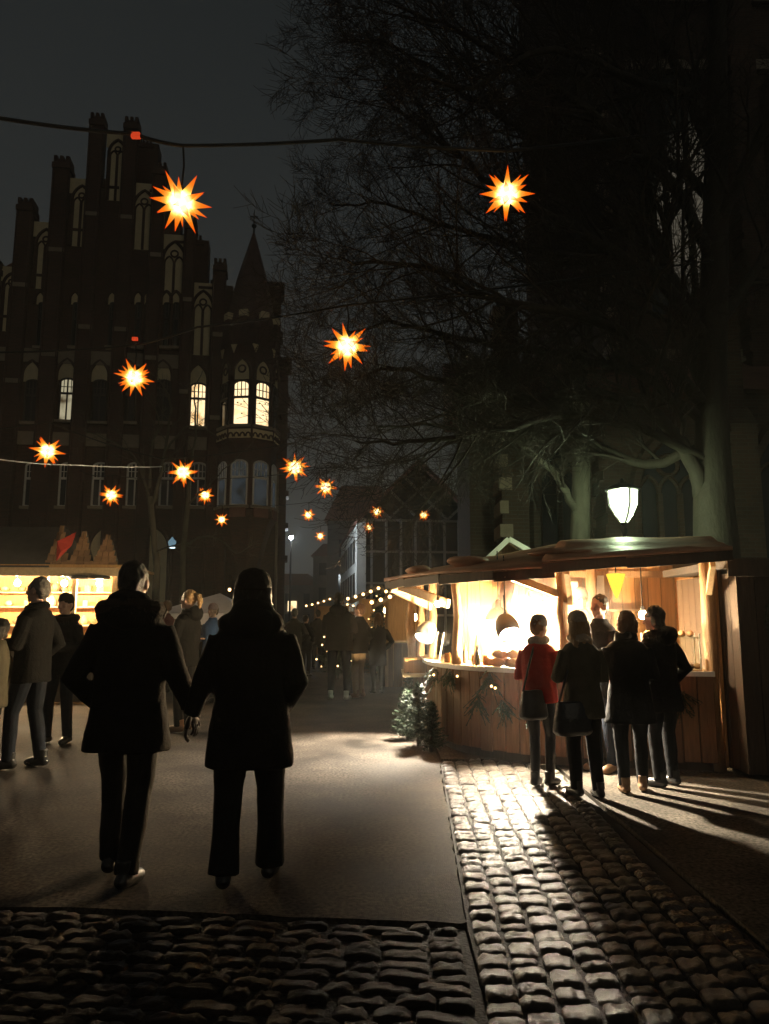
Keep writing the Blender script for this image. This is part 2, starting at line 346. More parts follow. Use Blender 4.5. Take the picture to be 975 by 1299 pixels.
for k, (x0, x1, yt) in enumerate(piers):
    u0, zt = fp(x0, yt); u1, _ = fp(x1, yt); c = (u0 + u1) / 2; w_ = u1 - u0
    mb = MB(); mb.box((c, -0.02 + .003 * k, (zt - 0.5) / 2), (w_ * 0.86, 0.9, zt - 0.5)); mb.box((c, -0.02, zt - 0.42), (w_ * 1.08, 1.1, 0.3)); mb.box((c, -0.02, zt - 0.17), (w_ * 0.84, 0.9, 0.22))
    for s in (-1, 0, 1): mb.box((c + s * w_ * 0.36, -0.02, zt + 0.0), (w_ * 0.22, 0.95, 0.3))
    for s in (-1, 1): mb.tube([(c + s * w_ * 0.44, -0.46, 0), (c + s * w_ * 0.44, -0.46, zt - 0.6)], 0.07, 6)
    pr = part(mb, 'pier', M_brick)
    for ys in (0.58, 0.8): part(MB().box((c, -0.45, zt * ys), (w_ * 1.0, 0.14, 0.22)), 'stone_band', M_stone, pr)
def arch_pts(c, hw, z0, zs, pointed=1.0, n=7):
    # outline of a pointed opening: springing at zs, apex
    r = hw * 2 * pointed; pts = [(c - hw, z0)]
    amax = math.acos((r - hw) / r)
    for i in range(n + 1):
        a = amax * i / n; pts.append((c - hw + r - r * math.cos(a), zs + r * math.sin(a)))
    right = [(2 * c - x, z) for x, z in reversed(pts[:-1])]
    return pts + right
def niche(x0, y0, x1, y1, ring=True, lancets=True, name='blind_niche', y=-0.015):
    u0, z0 = fp(x0, y1); u1, z1 = fp(x1, y0); c = (u0 + u1) / 2; hw = (u1 - u0) / 2; zs = max(z0 + 0.05, z1 - hw * 1.732)
    o = arch_pts(c, hw, z0, zs)
    pl = part(MB().prism(o, y, 0.05), name, M_plaster)
    tr = MB(); tr.tube([(x, y - 0.03, z) for x, z in arch_pts(c, hw + 0.05, z0, zs)], 0.085, 6)
    if ring:
        rr = hw * 0.34; zc = zs + hw * 0.62
        tr.tube([(c + rr * math.cos(a), y - 0.02, zc + rr * math.sin(a)) for a in [2 * math.pi * i / 16 for i in range(17)]], 0.05, 5)
    if lancets:
        for s in (-1, 1): tr.tube([(x, y - 0.02, z) for x, z in arch_pts(c + s * hw * 0.48, hw * 0.44, z0, zs - hw * 0.45)], 0.05, 5)
        tr.box((c, y - 0.03, (z0 + zs) / 2 - 0.1), (0.13, 0.1, zs - z0 - 0.2))
    part(tr, 'tracery', M_brick, pl)
def panel(x0, y0, x1, y1):
    c, s = fbox(x0, y0, x1, y1, -0.012, 0.0); part(MB().box(c, s), 'plaster_panel', M_plaster)
for a in ((136, 181, 160, 254), (89, 239, 115, 312), (168, 245, 196, 316), (43, 294, 70, 366), (206, 310, 235, 371), (1, 350, 23, 420)):
    niche(*a)
    panel(a[0] - 1, a[1] - 11, a[2] + 1, a[1] + 6)
niche(243, 372, 270, 450); panel(241, 360, 272, 380)
# rows of windows
def lit_mat(name, col, st, mess):
    m = bpy.data.materials.new(name); m.use_nodes = True; nt = m.node_tree; nt.nodes.clear(); N = nt.nodes.new; L = nt.links.new
    tc = N('ShaderNodeTexCoord'); n = N('ShaderNodeTexNoise'); n.inputs['Scale'].default_value = 1.3; n.inputs['Detail'].default_value = 2; L(tc.outputs['Object'], n.inputs['Vector'])
    r = N('ShaderNodeValToRGB'); r.color_ramp.elements[0].position = 0.30; r.color_ramp.elements[0].color = tuple(c * mess for c in (col[0], col[1] * 0.7, col[2] * 0.4)) + (1,)
    r.color_ramp.elements[1].position = 0.5; r.color_ramp.elements[1].color = (*col, 1); L(n.outputs['Fac'], r.inputs['Fac'])
    e = N('ShaderNodeEmission'); e.inputs['Strength'].default_value = st; o = N('ShaderNodeOutputMaterial'); L(r.outputs['Color'], e.inputs['Color']); L(e.outputs[0], o.inputs['Surface']); return m
M_lit = lit_mat('lit_room', (1.0, 0.76, 0.42), 1.6, 0.55); M_lit2 = lit_mat('dim_lit_room', (0.95, 0.85, 0.55), 0.42, 0.12)
def window(x0, y0, x1, y1, m, frame=M_black, tymp=None, y=-0.02, fw=0.055, transom=0.36, mull=True):
    u0, z0 = fp(x0, y1); u1, z1 = fp(x1, y0); c = (u0 + u1) / 2; hw = (u1 - u0) / 2; H = z1 - z0
    zs = z1 - hw * 0.5
    seg = [(c - hw, z0), (c - hw, zs)] + [(c - hw * math.cos(math.pi * i / 8), zs + hw * 0.5 * math.sin(math.pi * i / 8)) for i in range(1, 8)] + [(c + hw, zs), (c + hw, z0)]
    wo = part(MB().prism(seg, y, 0.03), 'window', m)
    fr = MB(); fr.tube([(x, y - 0.03, z) for x, z in seg + [seg[0]]], fw, 4)
    fr.box((c, y - 0.035, z1 - H * transom), (2 * hw, 0.07, fw * 2))
    if mull: fr.box((c, y - 0.03, (z0 + z1) / 2), (fw * 1.3, 0.05, H * 0.98))
    for s in (-1, 1): fr.box((c + s * hw * 0.5, y - 0.028, z1 - H * 0.18), (0.035, 0.03, H * 0.34))
    fr.box((c, y - 0.026, z1 - H * 0.2), (2 * hw, 0.03, 0.035))
    part(fr, 'window_frame', frame, wo)
    part(MB().box((c, y - 0.1, z0 - 0.08), (2 * hw + 0.3, 0.24, 0.14)), 'sill', M_stone, wo)
    if tymp: niche(x0 - 1, tymp, x1 + 1, y0 + 1, ring=False, lancets=False, name='tympanum')
M_framew = mat('white_frame', (0.6, 0.6, 0.58), 0.5, 0.1, 4)
window(240, 487, 262, 541, M_lit, tymp=464)
window(74, 481, 96, 533, M_lit2, tymp=458)
for x0 in (30, 116, 152, 196): window(x0, 483, x0 + 21, 535, M_glassdark, tymp=460)
for x0 in (-14, 30, 74, 116, 160, 202): window(x0, 588, x0 + 22, 642, M_glassdark, frame=M_framew)
window(240, 588, 262, 642, M_glassdark, frame=M_framew)
for (a, b) in ((48, 66), (92, 110), (139, 157), (172, 190), (208, 226)):
    u = (a + b) / 2
    for s in (-6, 6): window(u + s - 4.5, 385, u + s + 4.5, 440, M_glassdark, mull=False, tymp=372)
for x0 in (40, 110, 180): 
    niche(x0, 672, x0 + 34, 770, ring=False, lancets=False, name='doorway')
c, s_ = fbox(-40, 556, 285, 562, -0.12, 0.0); part(MB().box(c, s_), 'string_course', M_stone)
c, s_ = fbox(-40, 452, 238, 456, -0.1, 0.0); part(MB().box(c, s_), 'string_course', M_stone)
# main body and roof behind the gable
ul, _ = fp(-220, 787); ur, _ = fp(352, 787); zw = fp(256, 362)[1] - 1.0
part(MB().box(((ul + ur) / 2, 12, zw * 0.45), (ur - ul - 0.6, 22, zw * 0.9)), 'main_block', M_brick)
zr = fp(148, 235)[1]
part(MB().prism([(ul + 1, zw * 0.9), (ur - 1, zw * 0.9), (fp(148, 300)[0], zr)], 1.3, 22), 'roof', M_tile)
# corner turret (octagon)
tu, _ = fp(309, 787); ty = -0.5
def octo(r, z, th0=R(-14)):
    return [Vector((tu + r / math.cos(R(22.5)) * math.sin(th0 + R(22.5) + k * R(45)), ty - r / math.cos(R(22.5)) * math.cos(th0 + R(22.5) + k * R(45)), z)) for k in range(8)]
def ozs(mb, prof):
    vs = [p for r, z in prof for p in octo(r, z)]; m = len(prof)
    fs = [(i * 8 + k, i * 8 + (k + 1) % 8, (i + 1) * 8 + (k + 1) % 8, (i + 1) * 8 + k) for i in range(m - 1) for k in range(8)] + [tuple(range(7, -1, -1)), tuple(range((m - 1) * 8, m * 8))]
    return mb.add(vs, fs)
def tz(py): return fp(317, py, -1.5)[1]
AP = 1.36
M_spire = mat('dark_spire_slate', (.075, .042, .036), .7, .3, 4, .5, 10)
turret = part(ozs(MB(), [(0.5, tz(765)), (0.55, tz(735)), (0.95, tz(690)), (1.2, tz(668)), (AP + 0.1, tz(655)), (AP + 0.1, tz(648)), (AP, tz(646)), (AP, tz(566)), (AP + .14, tz(562)), (AP + .14, tz(545)), (AP, tz(543)), (AP, tz(412))]), 'turret', M_brick)
part(ozs(MB(), [(1.2, tz(425)), (AP - 0.06, tz(412)), (0.76, tz(345)), (0.03, tz(281))]), 'spire', M_spire, turret)
mb = MB(); mb.tube([(tu, ty, tz(284)), (tu, ty, tz(253))], [0.06, 0.02], 6); mb.ell((tu, ty, tz(274)), (0.14, 0.14, 0.14)); mb.box((tu, ty, tz(262)), (0.4, 0.05, 0.08))
part(mb, 'finial', M_black, turret)
def face_frame(k):
    th = R(-14) + k * R(45); n = Vector((math.sin(th), -math.cos(th), 0)); t = Vector((math.cos(th), math.sin(th), 0)); return n, t
def fmap(mb, k, off):
    # turn XZ shapes (x=tangent, y=outward<0) into the face frame
    n, t = face_frame(k); c = Vector((tu, ty, 0)) + n * AP
    mb.v = [tuple(c + t * x - n * y + Vector((0, 0, z))) for x, y, z in mb.v]; return mb
def tur_window(k, y0, y1, m, frame, hw=0.40):
    z0, z1 = tz(y1), tz(y0); H = z1 - z0; zs = z1 - hw * 0.6
    seg = [(-hw, z0), (-hw, zs)] + [(-hw * math.cos(math.pi * i / 8), zs + hw * 0.6 * math.sin(math.pi * i / 8)) for i in range(1, 8)] + [(hw, zs), (hw, z0)]
    wo = part(fmap(MB().prism(seg, -0.02, 0.03), k, 0), 'window', m)
    fr = MB(); fr.tube([(x, -0.04, z) for x, z in seg + [seg[0]]], 0.05, 4); fr.box((0, -0.05, z1 - H * 0.38), (2 * hw, 0.08, 0.12))
    fr.box((0, -0.045, z1 - H * 0.19), (0.045, 0.05, H * 0.38)); fr.box((0, -0.042, z1 - H * 0.2), (2 * hw, 0.04, 0.035))
    for s in (-.5, .5): fr.box((s * hw, -0.04, z1 - H * .19), (0.03, 0.04, H * .36))
    part(fmap(fr, k, 0), 'window_frame', frame, wo)
    part(fmap(MB().box((0, -0.1, z0 - 0.08), (2 * hw + 0.24, 0.22, 0.13)), k, 0), 'sill', M_stone, wo)
    if m is M_lit:
        for dx, dz in ((-.18, .50), (0, .46), (.16, .52), (.05, .25)): part(fmap(MB().ell((dx, -.04, z0 + H * dz), (.05, .02, .035), None, 6, 4), k, 0), 'ornament', M_black, wo)
    return wo
M_pane = lit_mat('grey_room', (0.5, 0.62, 0.7), 0.05, 0.3)
for k in (-1, 0, 1, 2):
    tur_window(k, 486, 541, M_lit if k in (0, 1) else M_glassdark, M_black)
    tur_window(k, 586, 642, M_pane, M_framew)
    # cream blind arch with ring, brick wimperg gable, pale cap stone
    z0, z1 = tz(484), tz(452); o = arch_pts(0, 0.40, z0, z0 + 0.35)
    pl = part(fmap(MB().prism(o, -0.015, 0.03), k, 0), 'blind_niche', M_plaster)
    tr = MB(); tr.tube([(x, -0.04, z) for x, z in arch_pts(0, 0.45, z0, z0 + 0.35)], 0.08, 6)
    tr.tube([(0.18 * math.cos(a), -0.03, z0 + 0.55 + 0.18 * math.sin(a)) for a in [2 * math.pi * i / 14 for i in range(15)]], 0.05, 5)
    part(fmap(tr, k, 0), 'tracery', M_brick, pl)
    wg = part(fmap(MB().prism([(-0.56, tz(440)), (0.56, tz(440)), (0.20, tz(412)), (0.20, tz(404)), (-0.20, tz(404)), (-0.20, tz(412))], -0.1, 0.2), k, 0), 'dormer_gable', M_brick, turret)
    part(fmap(MB().box((0, -0.11, tz(408)), (0.62, 0.16, 0.34)), k, 0), 'cap_stone', M_plaster, wg) if False else part(fmap(MB().box((0, 0.04, tz(401)), (0.46, 0.32, 0.36)), k, 0), 'cap_stone', M_plaster)
    part(fmap(MB().prism([(-0.62, tz(440)), (-0.30, tz(440)), (-0.46, tz(451))], -0.06, 0.05), k, 0), 'corbel_stone', M_plaster)
    # corbel table of little arches
    tr = MB()
    for q in range(4):
        cx = -0.45 + q * 0.3; tr.tube([(cx + 0.12 * math.cos(a), -0.19, tz(557) + 0.2 * math.sin(a)) for a in [math.pi * i / 6 for i in range(7)]], 0.045, 5)
    part(fmap(tr, k, 0), 'corbel_arch', M_brick)
    part(fmap(MB().box((0, -0.155, tz(553)), (1.12, 0.02, 0.46)), k, 0), 'plaster_panel', M_plaster)
    part(fmap(MB().box((0, -0.13, tz(651)), (0.8, 0.08, 0.5)), k, 0), 'apron_panel', M_tile)
# stepped pier edge behind the turret
for (x0, x1, yt, yo) in ((341, 357, 364, 1.6), (351, 366, 458, 2.6)):
    u0, zt = fp(x0, yt, yo); u1, _ = fp(x1, yt, yo); 
    mb = MB(); mb.box(((u0 + u1) / 2, yo, zt / 2), (u1 - u0, 1.4, zt)); mb.box(((u0 + u1) / 2 + 0.05, yo, zt - 0.3), (u1 - u0 + 0.25, 1.6, 0.5))
    for q in range(6): mb.box((u1 + 0.02, yo, zt * (0.3 + 0.11 * q)), (0.24, 1.3, 0.3))
    part(mb, 'corner_buttress', M_brick)
mb = MB(); a = fp(352, 600, 0.6); b = fp(349, 784, 0.6); mb.tube([(a[0], 0.3, a[1]), (b[0], 0.3, 0)], 0.07, 8); part(mb, 'downpipe', M_stone)

# ------------------------------------------------------------------ modern gabled house
MA = R(7.0); M0 = at(457, 787, 45.0); M0.z = 0
mu = Vector((math.cos(MA), math.sin(MA), 0)); mn = Vector((-math.sin(MA), math.cos(MA), 0))
def mp_(px, py):
    d = ray(px, py); o = Vector((0, 0, CH)); t = (M0 - o).dot(mn) / d.dot(mn); q = o + d * t; return (q - M0).dot(mu), q.z
house = empty('gabled_house', M0, MA, 'dark modern house with lattice gable and tall mullioned windows, pale side wall', 'building')
M_frame2 = mat('grey_mullion', (0.20, 0.20, 0.19), 0.6, 0.1, 4); M_wall2 = mat('pale_render', (0.62, 0.62, 0.58), 0.8, 0.12, 2, 0.2, 20)
U1, ZE = mp_(604, 660); UA, ZA = mp_(530, 588)
part(MB().prism([(0, 0), (U1, 0), (U1, ZE), (UA, ZA), (0, ZE)], 0.0, 15), 'wall', M_glassdark, house)
part(MB().box((-0.13, 7.5, ZE / 2), (0.25, 15, ZE)), 'side_wall', M_wall2, house)
part(MB().box((0.02, -0.12, ZE / 2), (0.55, 0.2, ZE)), 'corner_pilaster', M_wall2, house)
for k in range(6):
    for r_ in range(3): part(MB().box((-0.27, 1.9 + 2.3 * k, 1.6 + r_ * 2.1), (0.03, 1.5, 1.5)), 'side_window', M_glassdark, house)
for q in range(8):
    uu = U1 * (q + 0.5) / 8 + 0.2; part(MB().box((uu, -0.1, ZE / 2), (0.13, 0.18, ZE)), 'mullion', M_frame2, house)
for q in range(1, 5): part(MB().box((U1 / 2 + 0.15, -0.07, ZE * q / 4 - 0.1), (U1 - 0.3, 0.12, 0.13)), 'transom', M_frame2, house)
for q in range(8):
    for r_ in range(4):
        if rnd.random() < 0.6: part(MB().box((U1 * (q + 1.0) / 8 + 0.2, -0.02, ZE * (r_ + 0.5) / 4 - 0.1), (U1 / 8 - 0.2, 0.03, ZE / 4 - 0.2)), 'pane', M_glassdark, house)
def gline(a, b, wd=0.14): part(MB().bar((a[0], -0.09, a[1]), (b[0], -0.09, b[1]), 0.16, wd, up=(0, 0, 1) if abs(b[0] - a[0]) > 0.01 else (1, 0, 0)), 'lattice_beam', M_frame2, house)
def on_left(t): return (UA * t, ZE + (ZA - ZE) * t)
def on_right(t): return (U1 + (UA - U1) * t, ZE + (ZA - ZE) * t)
for t in (0.25, 0.5, 0.75):
    L_ = on_left(t); Rr = on_right(t); gline(L_, (U1 * t * 1.0 + 0.0, ZE)) if False else gline(L_, (2 * L_[0], ZE)); gline(Rr, (2 * Rr[0] - U1, ZE))
part(MB().bar((-0.3, 7.3, ZE - 0.25), (UA, 7.3, ZA + 0.1), 15.6, 0.22), 'roof', M_tile, house)
part(MB().bar((U1 + 0.3, 7.3, ZE - 0.25), (UA, 7.3, ZA + 0.1), 15.6, 0.22), 'roof', M_tile, house)
# neighbouring block and far street
def block(name, px0, px1, pyt, Y, depth, m, label, roofy=None):
    a = at(px0, 787, Y); b = at(px1, 787, Y); zt = at(px0, pyt, Y).z
    o = empty(name, ((a.x + b.x) / 2, Y, 0), 0, label, 'building'); wd = b.x - a.x
    part(MB().box((0, depth / 2, zt / 2), (wd, depth, zt)), 'wall', m, o)
    if roofy:
        zr_ = at(px0, roofy, Y).z; part(MB().prism([(-wd / 2 - .3, zt - .05), (wd / 2 + .3, zt - .05), (wd / 2 - 1.2, zr_), (-wd / 2 + 1.2, zr_)], -0.3, depth), 'roof', M_tile, o)
    n = max(2, int(wd / 2.2))
    for i in range(n):
        for j in range(max(1, int(zt / 3))):
            part(MB().box((-wd / 2 + (i + 0.5) * wd / n, -0.03, 1.7 + j * 3), (0.9, 0.1, 1.5)), 'window', M_glassdark, o)
    return o
M_dark_r = mat('dark_render', (0.12, 0.105, 0.095), 0.85, 0.2, 2)
block('town_house', 414, 500, 660, 64, 14, M_dark_r, 'plain dark house with tiled roof behind the lattice-gabled house', 617)
block('town_house', 396, 446, 705, 90, 12, M_dark_r, 'low far house at the end of the street', 690)
far = block('town_house', 330, 400, 742, 110, 14, M_dark_r, 'far low house closing the street beyond the hall corner', 728)
part(MB().box((0.6, -0.1, 3.6), (1.3, 0.1, 1.5)), 'lit_window', M_lit, far)

# ------------------------------------------------------------------ church wall on the right
church = empty('church', (2.1, 18.0, 0), R(0), 'tall dark brick church with buttresses rising behind the bare trees', 'church')
part(MB().box((12, 1.5, 3.6), (24, 3, 7.2)), 'aisle_wall', M_brickl, church)
part(MB().prism([(0, 0), (3.6, 0), (3.6, 0.25), (0, 0.25)], 0, 0.01), 'plinth_strip', M_stone, church) if False else None
mb = MB(); mb.add([(-0.3, -0.3, 7.2), (24, -0.3, 7.2), (24, 4, 9.4), (-0.3, 4, 9.4), (-0.3, 4, 7.2), (24, 4, 7.2)], [(0, 1, 2, 3), (0, 3, 4), (1, 5, 2), (0, 4, 5, 1), (3, 2, 5, 4)])
part(mb, 'aisle_roof', M_tile, church)
part(MB().box((17, 10, 17), (24.4, 12, 34)), 'nave_wall', M_brickl, church)
M_quoin = mat('grey_quoin', (0.26, 0.2, 0.15), .85, .25, 3, .3, 20)
for k, (bx_, hz) in enumerate(((0.95, 9.4), (3.4, 7.0), (6.4, 10.2), (9.6, 10.2))):
    bx_q = k == 0; mb = MB(); mb.box((bx_, -0.5, hz * 0.3), (0.62, 1.0, hz * 0.6)); mb.box((bx_, -0.3, hz * 0.8), (0.5, 0.6, hz * 0.4)); 
    bt = part(mb, 'buttress', M_brickl, church)
    mb = MB(); mb.prism([(-1.02, hz * 0.6), (0.0, hz * 0.6), (-0.55, hz * 0.6 + 0.55)], bx_ - 0.34, bx_ + 0.34); mb.v = [(y_, x_, z_) for x_, y_, z_ in mb.v]
    part(mb, 'weathering', M_brickl, bt)
    mb = MB()
    for q in range(int(hz / 0.55)): mb.box((bx_ - 0.26 if q % 2 else bx_ - 0.22, -0.5 if q * .55 < hz * .57 else -0.3, 0.28 + q * 0.55), (0.2 if q % 2 else 0.3, 1.03 if q * .55 < hz * .57 else 0.63, 0.3))
    part(mb, 'quoin', M_quoin if bx_q else M_brickl, bt)
def church_window(cx, hw, z0, zs, y, n_l=3):
    o = arch_pts(cx, hw, z0, zs)
    wo = part(MB().prism(o, y - 0.02, y + 0.05), 'window', M_glassdark, church)
    tr = MB(); tr.tube([(x, y - 0.1, z) for x, z in arch_pts(cx, hw + .1, z0, zs)], 0.16, 6)
    for q in range(1, n_l): tr.box((cx - hw + 2 * hw * q / n_l, y - 0.08, (z0 + zs) / 2), (0.12, 0.14, zs - z0))
    for q in range(n_l): tr.tube([(x, y - 0.07, z) for x, z in arch_pts(cx - hw + 2 * hw * (q + .5) / n_l, hw / n_l, zs - .3, zs)], 0.06, 5)
    tr.tube([(cx + hw * .34 * math.cos(a), y - .07, zs + hw * .95 + hw * .34 * math.sin(a)) for a in [2 * math.pi * i / 14 for i in range(15)]], .06, 5)
    part(tr, 'tracery', M_brickl, wo)
church_window(4.9, 0.75, 1.8, 4.6, 0.0); church_window(8.0, 0.95, 1.8, 4.8, 0.0); church_window(2.2, 0.5, 2.0, 4.8, 0.0, 2)
for cx in (7.3, 11.5, 15.8): church_window(cx, 1.1, 11, 18, 4.0); 
for k, cx in enumerate((5.2, 9.4, 13.6)):
    bx_q = k == 0; mb = MB(); mb.box((cx, 3.7, 13), (0.8, 0.7, 26)); bt = part(mb, 'buttress', M_brickl, church)
    mb = MB()
    for q in range(34): mb.box((cx - 0.36, 3.7, 7.5 + q * 0.55), (0.16 if q % 2 else 0.26, 0.73, 0.3))
    part(mb, 'quoin', M_quoin if bx_q else M_brickl, bt)
for cz in (9.6, 19.5, 22): part(MB().box((17, 3.92, cz), (24.6, 0.3, 0.35)), 'string_course', M_stone, church)

# ------------------------------------------------------------------ bare trees
def grow_tree(name, label, base, trunk_pts, trunk_r, limbs, seed, m_trunk, m_tw, twig=1.0, dens=1.0, group=None, spread=1.0, lv=3):
    r = random.Random(seed)
    root = empty(name, base, 0, label, 'tree', group); b = Vector(base)
    tr = MB(); tr.tube([Vector(p) - b for p in trunk_pts], trunk_r, 12); tk = tr.build('trunk', m_trunk, root, smooth=True)
    cr_ = MB(); lm = MB()
    def branch(p, d, L, rad, level, droop):
        n = 5 if level < 2 else 3 if level == 2 else 2; pts = [p]; q = p.copy(); dd = d.normalized()
        for i in range(n):
            dd = (dd + Vector((r.gauss(0, .16), r.gauss(0, .16), r.gauss(0, .12) + droop))).normalized(); q = q + dd * (L / n); pts.append(q)
        rads = [max(rad * (1 - 0.8 * i / n), 0.0035) for i in range(n + 1)]
        (lm if level == 0 else cr_).tube(pts, rads, 8 if level == 0 else 5 if level == 1 else 3, caps=False)
        if level < lv:
            cnt_ = int({0: 8, 1: 8, 2: 6}[level] * dens)
            for k in range(cnt_):
                t = 0.22 + 0.78 * (k + r.random()) / cnt_; i = min(int(t * n), n - 1); f = t * n - i
                pp = pts[i].lerp(pts[i + 1], f); td = (pts[i + 1] - pts[i]).normalized()
                x_, y_ = orth(td); a = r.uniform(0, 2 * math.pi); ang = r.uniform(0.5, 1.0)
                cd = td * math.cos(ang) + (x_ * math.cos(a) + y_ * math.sin(a)) * math.sin(ang)
                cl = L * r.uniform(0.34, 0.6) * (1.15 - 0.5 * t) * spread
                branch(pp, cd, max(cl, 0.25), max(rads[i] * 0.5, 0.005), level + 1, droop + (0.03 if level > 0 else 0.0))
    for pts, r0, r1 in limbs:
        P = [Vector(p) - b for p in pts]; n = len(P)
        # smooth polyline
        Q = []
        for i in range(n - 1):
            for s in range(4):
                t = s / 4; p0 = P[max(i - 1, 0)]; p1 = P[i]; p2 = P[i + 1]; p3 = P[min(i + 2, n - 1)]
                Q.append(0.5 * ((2 * p1) + (p2 - p0) * t + (2 * p0 - 5 * p1 + 4 * p2 - p3) * t * t + (3 * p1 - p0 - 3 * p2 + p3) * t ** 3))
        Q.append(P[-1]); Q = [q + Vector((r.gauss(0, .03), r.gauss(0, .03), r.gauss(0, .03))) for q in Q]; m_ = len(Q)
        rr = [r0 + (r1 - r0) * i / (m_ - 1) for i in range(m_)]; lm.tube(Q, rr, 8, caps=False)
        Lt = sum((Q[i + 1] - Q[i]).length for i in range(m_ - 1)); cnt_ = int(Lt * 2.5 * dens)
        for k in range(cnt_):
            t = 0.15 + 0.85 * (k + r.random()) / cnt_; i = min(int(t * (m_ - 1)), m_ - 2); pp = Q[i].lerp(Q[i + 1], t * (m_ - 1) - i); td = (Q[i + 1] - Q[i]).normalized()
            x_, y_ = orth(td); a = r.uniform(0, 2 * math.pi); ang = r.uniform(0.45, 1.0); cd = td * math.cos(ang) + (x_ * math.cos(a) + y_ * math.sin(a)) * math.sin(ang)
            branch(pp, cd, Lt * r.uniform(0.22, 0.42) * (1.1 - 0.5 * t) * twig, rr[i] * 0.42, 1, 0.03)
    lm.build('limbs', m_trunk, root, smooth=True); cr_.build('crown', m_tw, root, smooth=True)
    return root
T1 = 13.6
def q_(px, py, dy=0): return at(px, py, T1 + dy)
tp = [grd(905, 787 + 938 * CH / T1)]; b1 = Vector((q_(908, 787).x, T1, 0))
trunk1 = [b1, q_(908, 690), q_(905, 640), q_(903, 560), q_(902, 470), q_(906, 350), q_(908, 200), q_(910, 40), q_(905, -200), q_(900, -420)]
tr1 = [0.52, 0.40, 0.36, 0.31, 0.28, 0.26, 0.22, 0.18, 0.11, 0.04]
limbs1 = [
    ([q_(890, 628), q_(862, 560, -.3), q_(815, 512, -.6), q_(730, 500, -1.0), q_(620, 505, -1.4), q_(520, 470, -1.8), q_(450, 480, -2.0)], 0.15, 0.02),
    ([q_(900, 500), q_(868, 400, .3), q_(830, 290, .5), q_(800, 180, .8), q_(770, 50, 1.0), q_(730, -120, 1.0)], 0.17, 0.03),
    ([q_(902, 440), q_(840, 360, -.4), q_(760, 310, -.9), q_(660, 250, -1.3), q_(570, 190, -1.7), q_(480, 120, -2.1)], 0.15, 0.02),
    ([q_(900, 520), q_(830, 450, -.8), q_(740, 400, -1.6), q_(630, 380, -2.2), q_(530, 340, -2.8), q_(430, 330, -3.2)], 0.13, 0.018),
    ([q_(905, 330), q_(850, 230, -.8), q_(770, 160, -1.6), q_(680, 100, -2.2), q_(590, 40, -2.6), q_(500, 10, -3)], 0.13, 0.02),
    ([q_(898, 560), q_(820, 590, .8), q_(740, 560, 1.2), q_(650, 560, 1.0), q_(560, 540, .6), q_(480, 540, .2)], 0.11, 0.018),
    ([q_(905, 200), q_(860, 90, .6), q_(790, 0, 1.2), q_(700, -60, 1.6), q_(600, -110, 2)], 0.12, 0.02),
    ([q_(906, 300), q_(960, 180, -.8), q_(1030, 60, -1.6), q_(1110, -40, -2)], 0.13, 0.02),
    ([q_(906, 420), q_(970, 330, 1.2), q_(1060, 250, 2.0), q_(1160, 170, 2.6)], 0.13, 0.02),
    ([q_(895, 540), q_(800, 470, -.2), q_(690, 450, -.4), q_(580, 430, -.6), q_(490, 410, -.8), q_(420, 430, -.8)], 0.11, 0.015),
    ([q_(900, 400), q_(800, 330, .5), q_(690, 320, .8), q_(580, 290, .9), q_(490, 260, 1), q_(425, 260, 1)], 0.11, 0.015),
    ([q_(895, 585), q_(800, 540, -1), q_(700, 530, -1.8), q_(600, 550, -2.4), q_(520, 560, -2.8), q_(450, 560, -3)], 0.10, 0.015),
    ([q_(905, 260), q_(820, 190, .3), q_(700, 180, .5), q_(590, 120, .8), q_(500, 60, 1), q_(430, 50, 1)], 0.11, 0.015),
    ([q_(880, 120), q_(800, 100, -1.5), q_(700, 60, -2.5), q_(600, 110, -3.2), q_(510, 90, -3.6)], 0.10, 0.018)]
grow_tree('broadleaf_tree', 'huge bare tree with thick trunk and sweeping branches behind the market stall', b1, trunk1, tr1, limbs1, 3, M_bark, M_twig, 1.0, 1.5)
T2 = 15.4
def q2(px, py, dy=0): return at(px, py, T2 + dy)
b2 = Vector((q2(735, 787).x, T2, 0))
trunk2 = [b2, q2(735, 690), q2(737, 600), q2(736, 530), q2(733, 470)]
limbs2 = [([q2(735, 480), q2(745, 430), q2(752, 360), q2(740, 260), q2(748, 150), q2(742, 20)], 0.13, 0.02),
          ([q2(733, 490), q2(715, 430), q2(700, 350), q2(690, 250), q2(660, 130), q2(650, 20)], 0.12, 0.02),
          ([q2(735, 560), q2(700, 520, -.5), q2(640, 480, -1), q2(580, 440, -1.4), q2(520, 400, -1.8)], 0.08, 0.015),
          ([q2(730, 650), q2(710, 610, -.5), q2(670, 570, -.8), q2(620, 550, -1), q2(570, 560, -1.2)], 0.09, 0.015)]
grow_tree('broadleaf_tree', 'bare tree with slim pale forked trunk beside the street lamp', b2, trunk2, [0.25, 0.21, 0.19, 0.19, 0.18], limbs2, 11, M_barkpale, M_twig, 0.9, 1.15)
T3 = 27.0
def q3(px, py, dy=0): return at(px, py, T3 + dy)
b3 = Vector((q3(196, 787).x, T3, 0))
limbs3 = [([q3(192, 650), q3(183, 610), q3(170, 580), q3(140, 560), q3(105, 545)], 0.07, 0.015), ([q3(192, 640), q3(205, 600), q3(212, 550), q3(216, 510), q3(200, 480)], 0.08, 0.015),
          ([q3(190, 620), q3(192, 570), q3(200, 530), q3(180, 495)], 0.06, 0.012), ([q3(208, 575), q3(230, 545), q3(252, 540), q3(285, 560)], 0.05, 0.012), ([q3(194, 700), q3(230, 690, -.5), q3(265, 680, -.5)], 0.04, 0.01)]
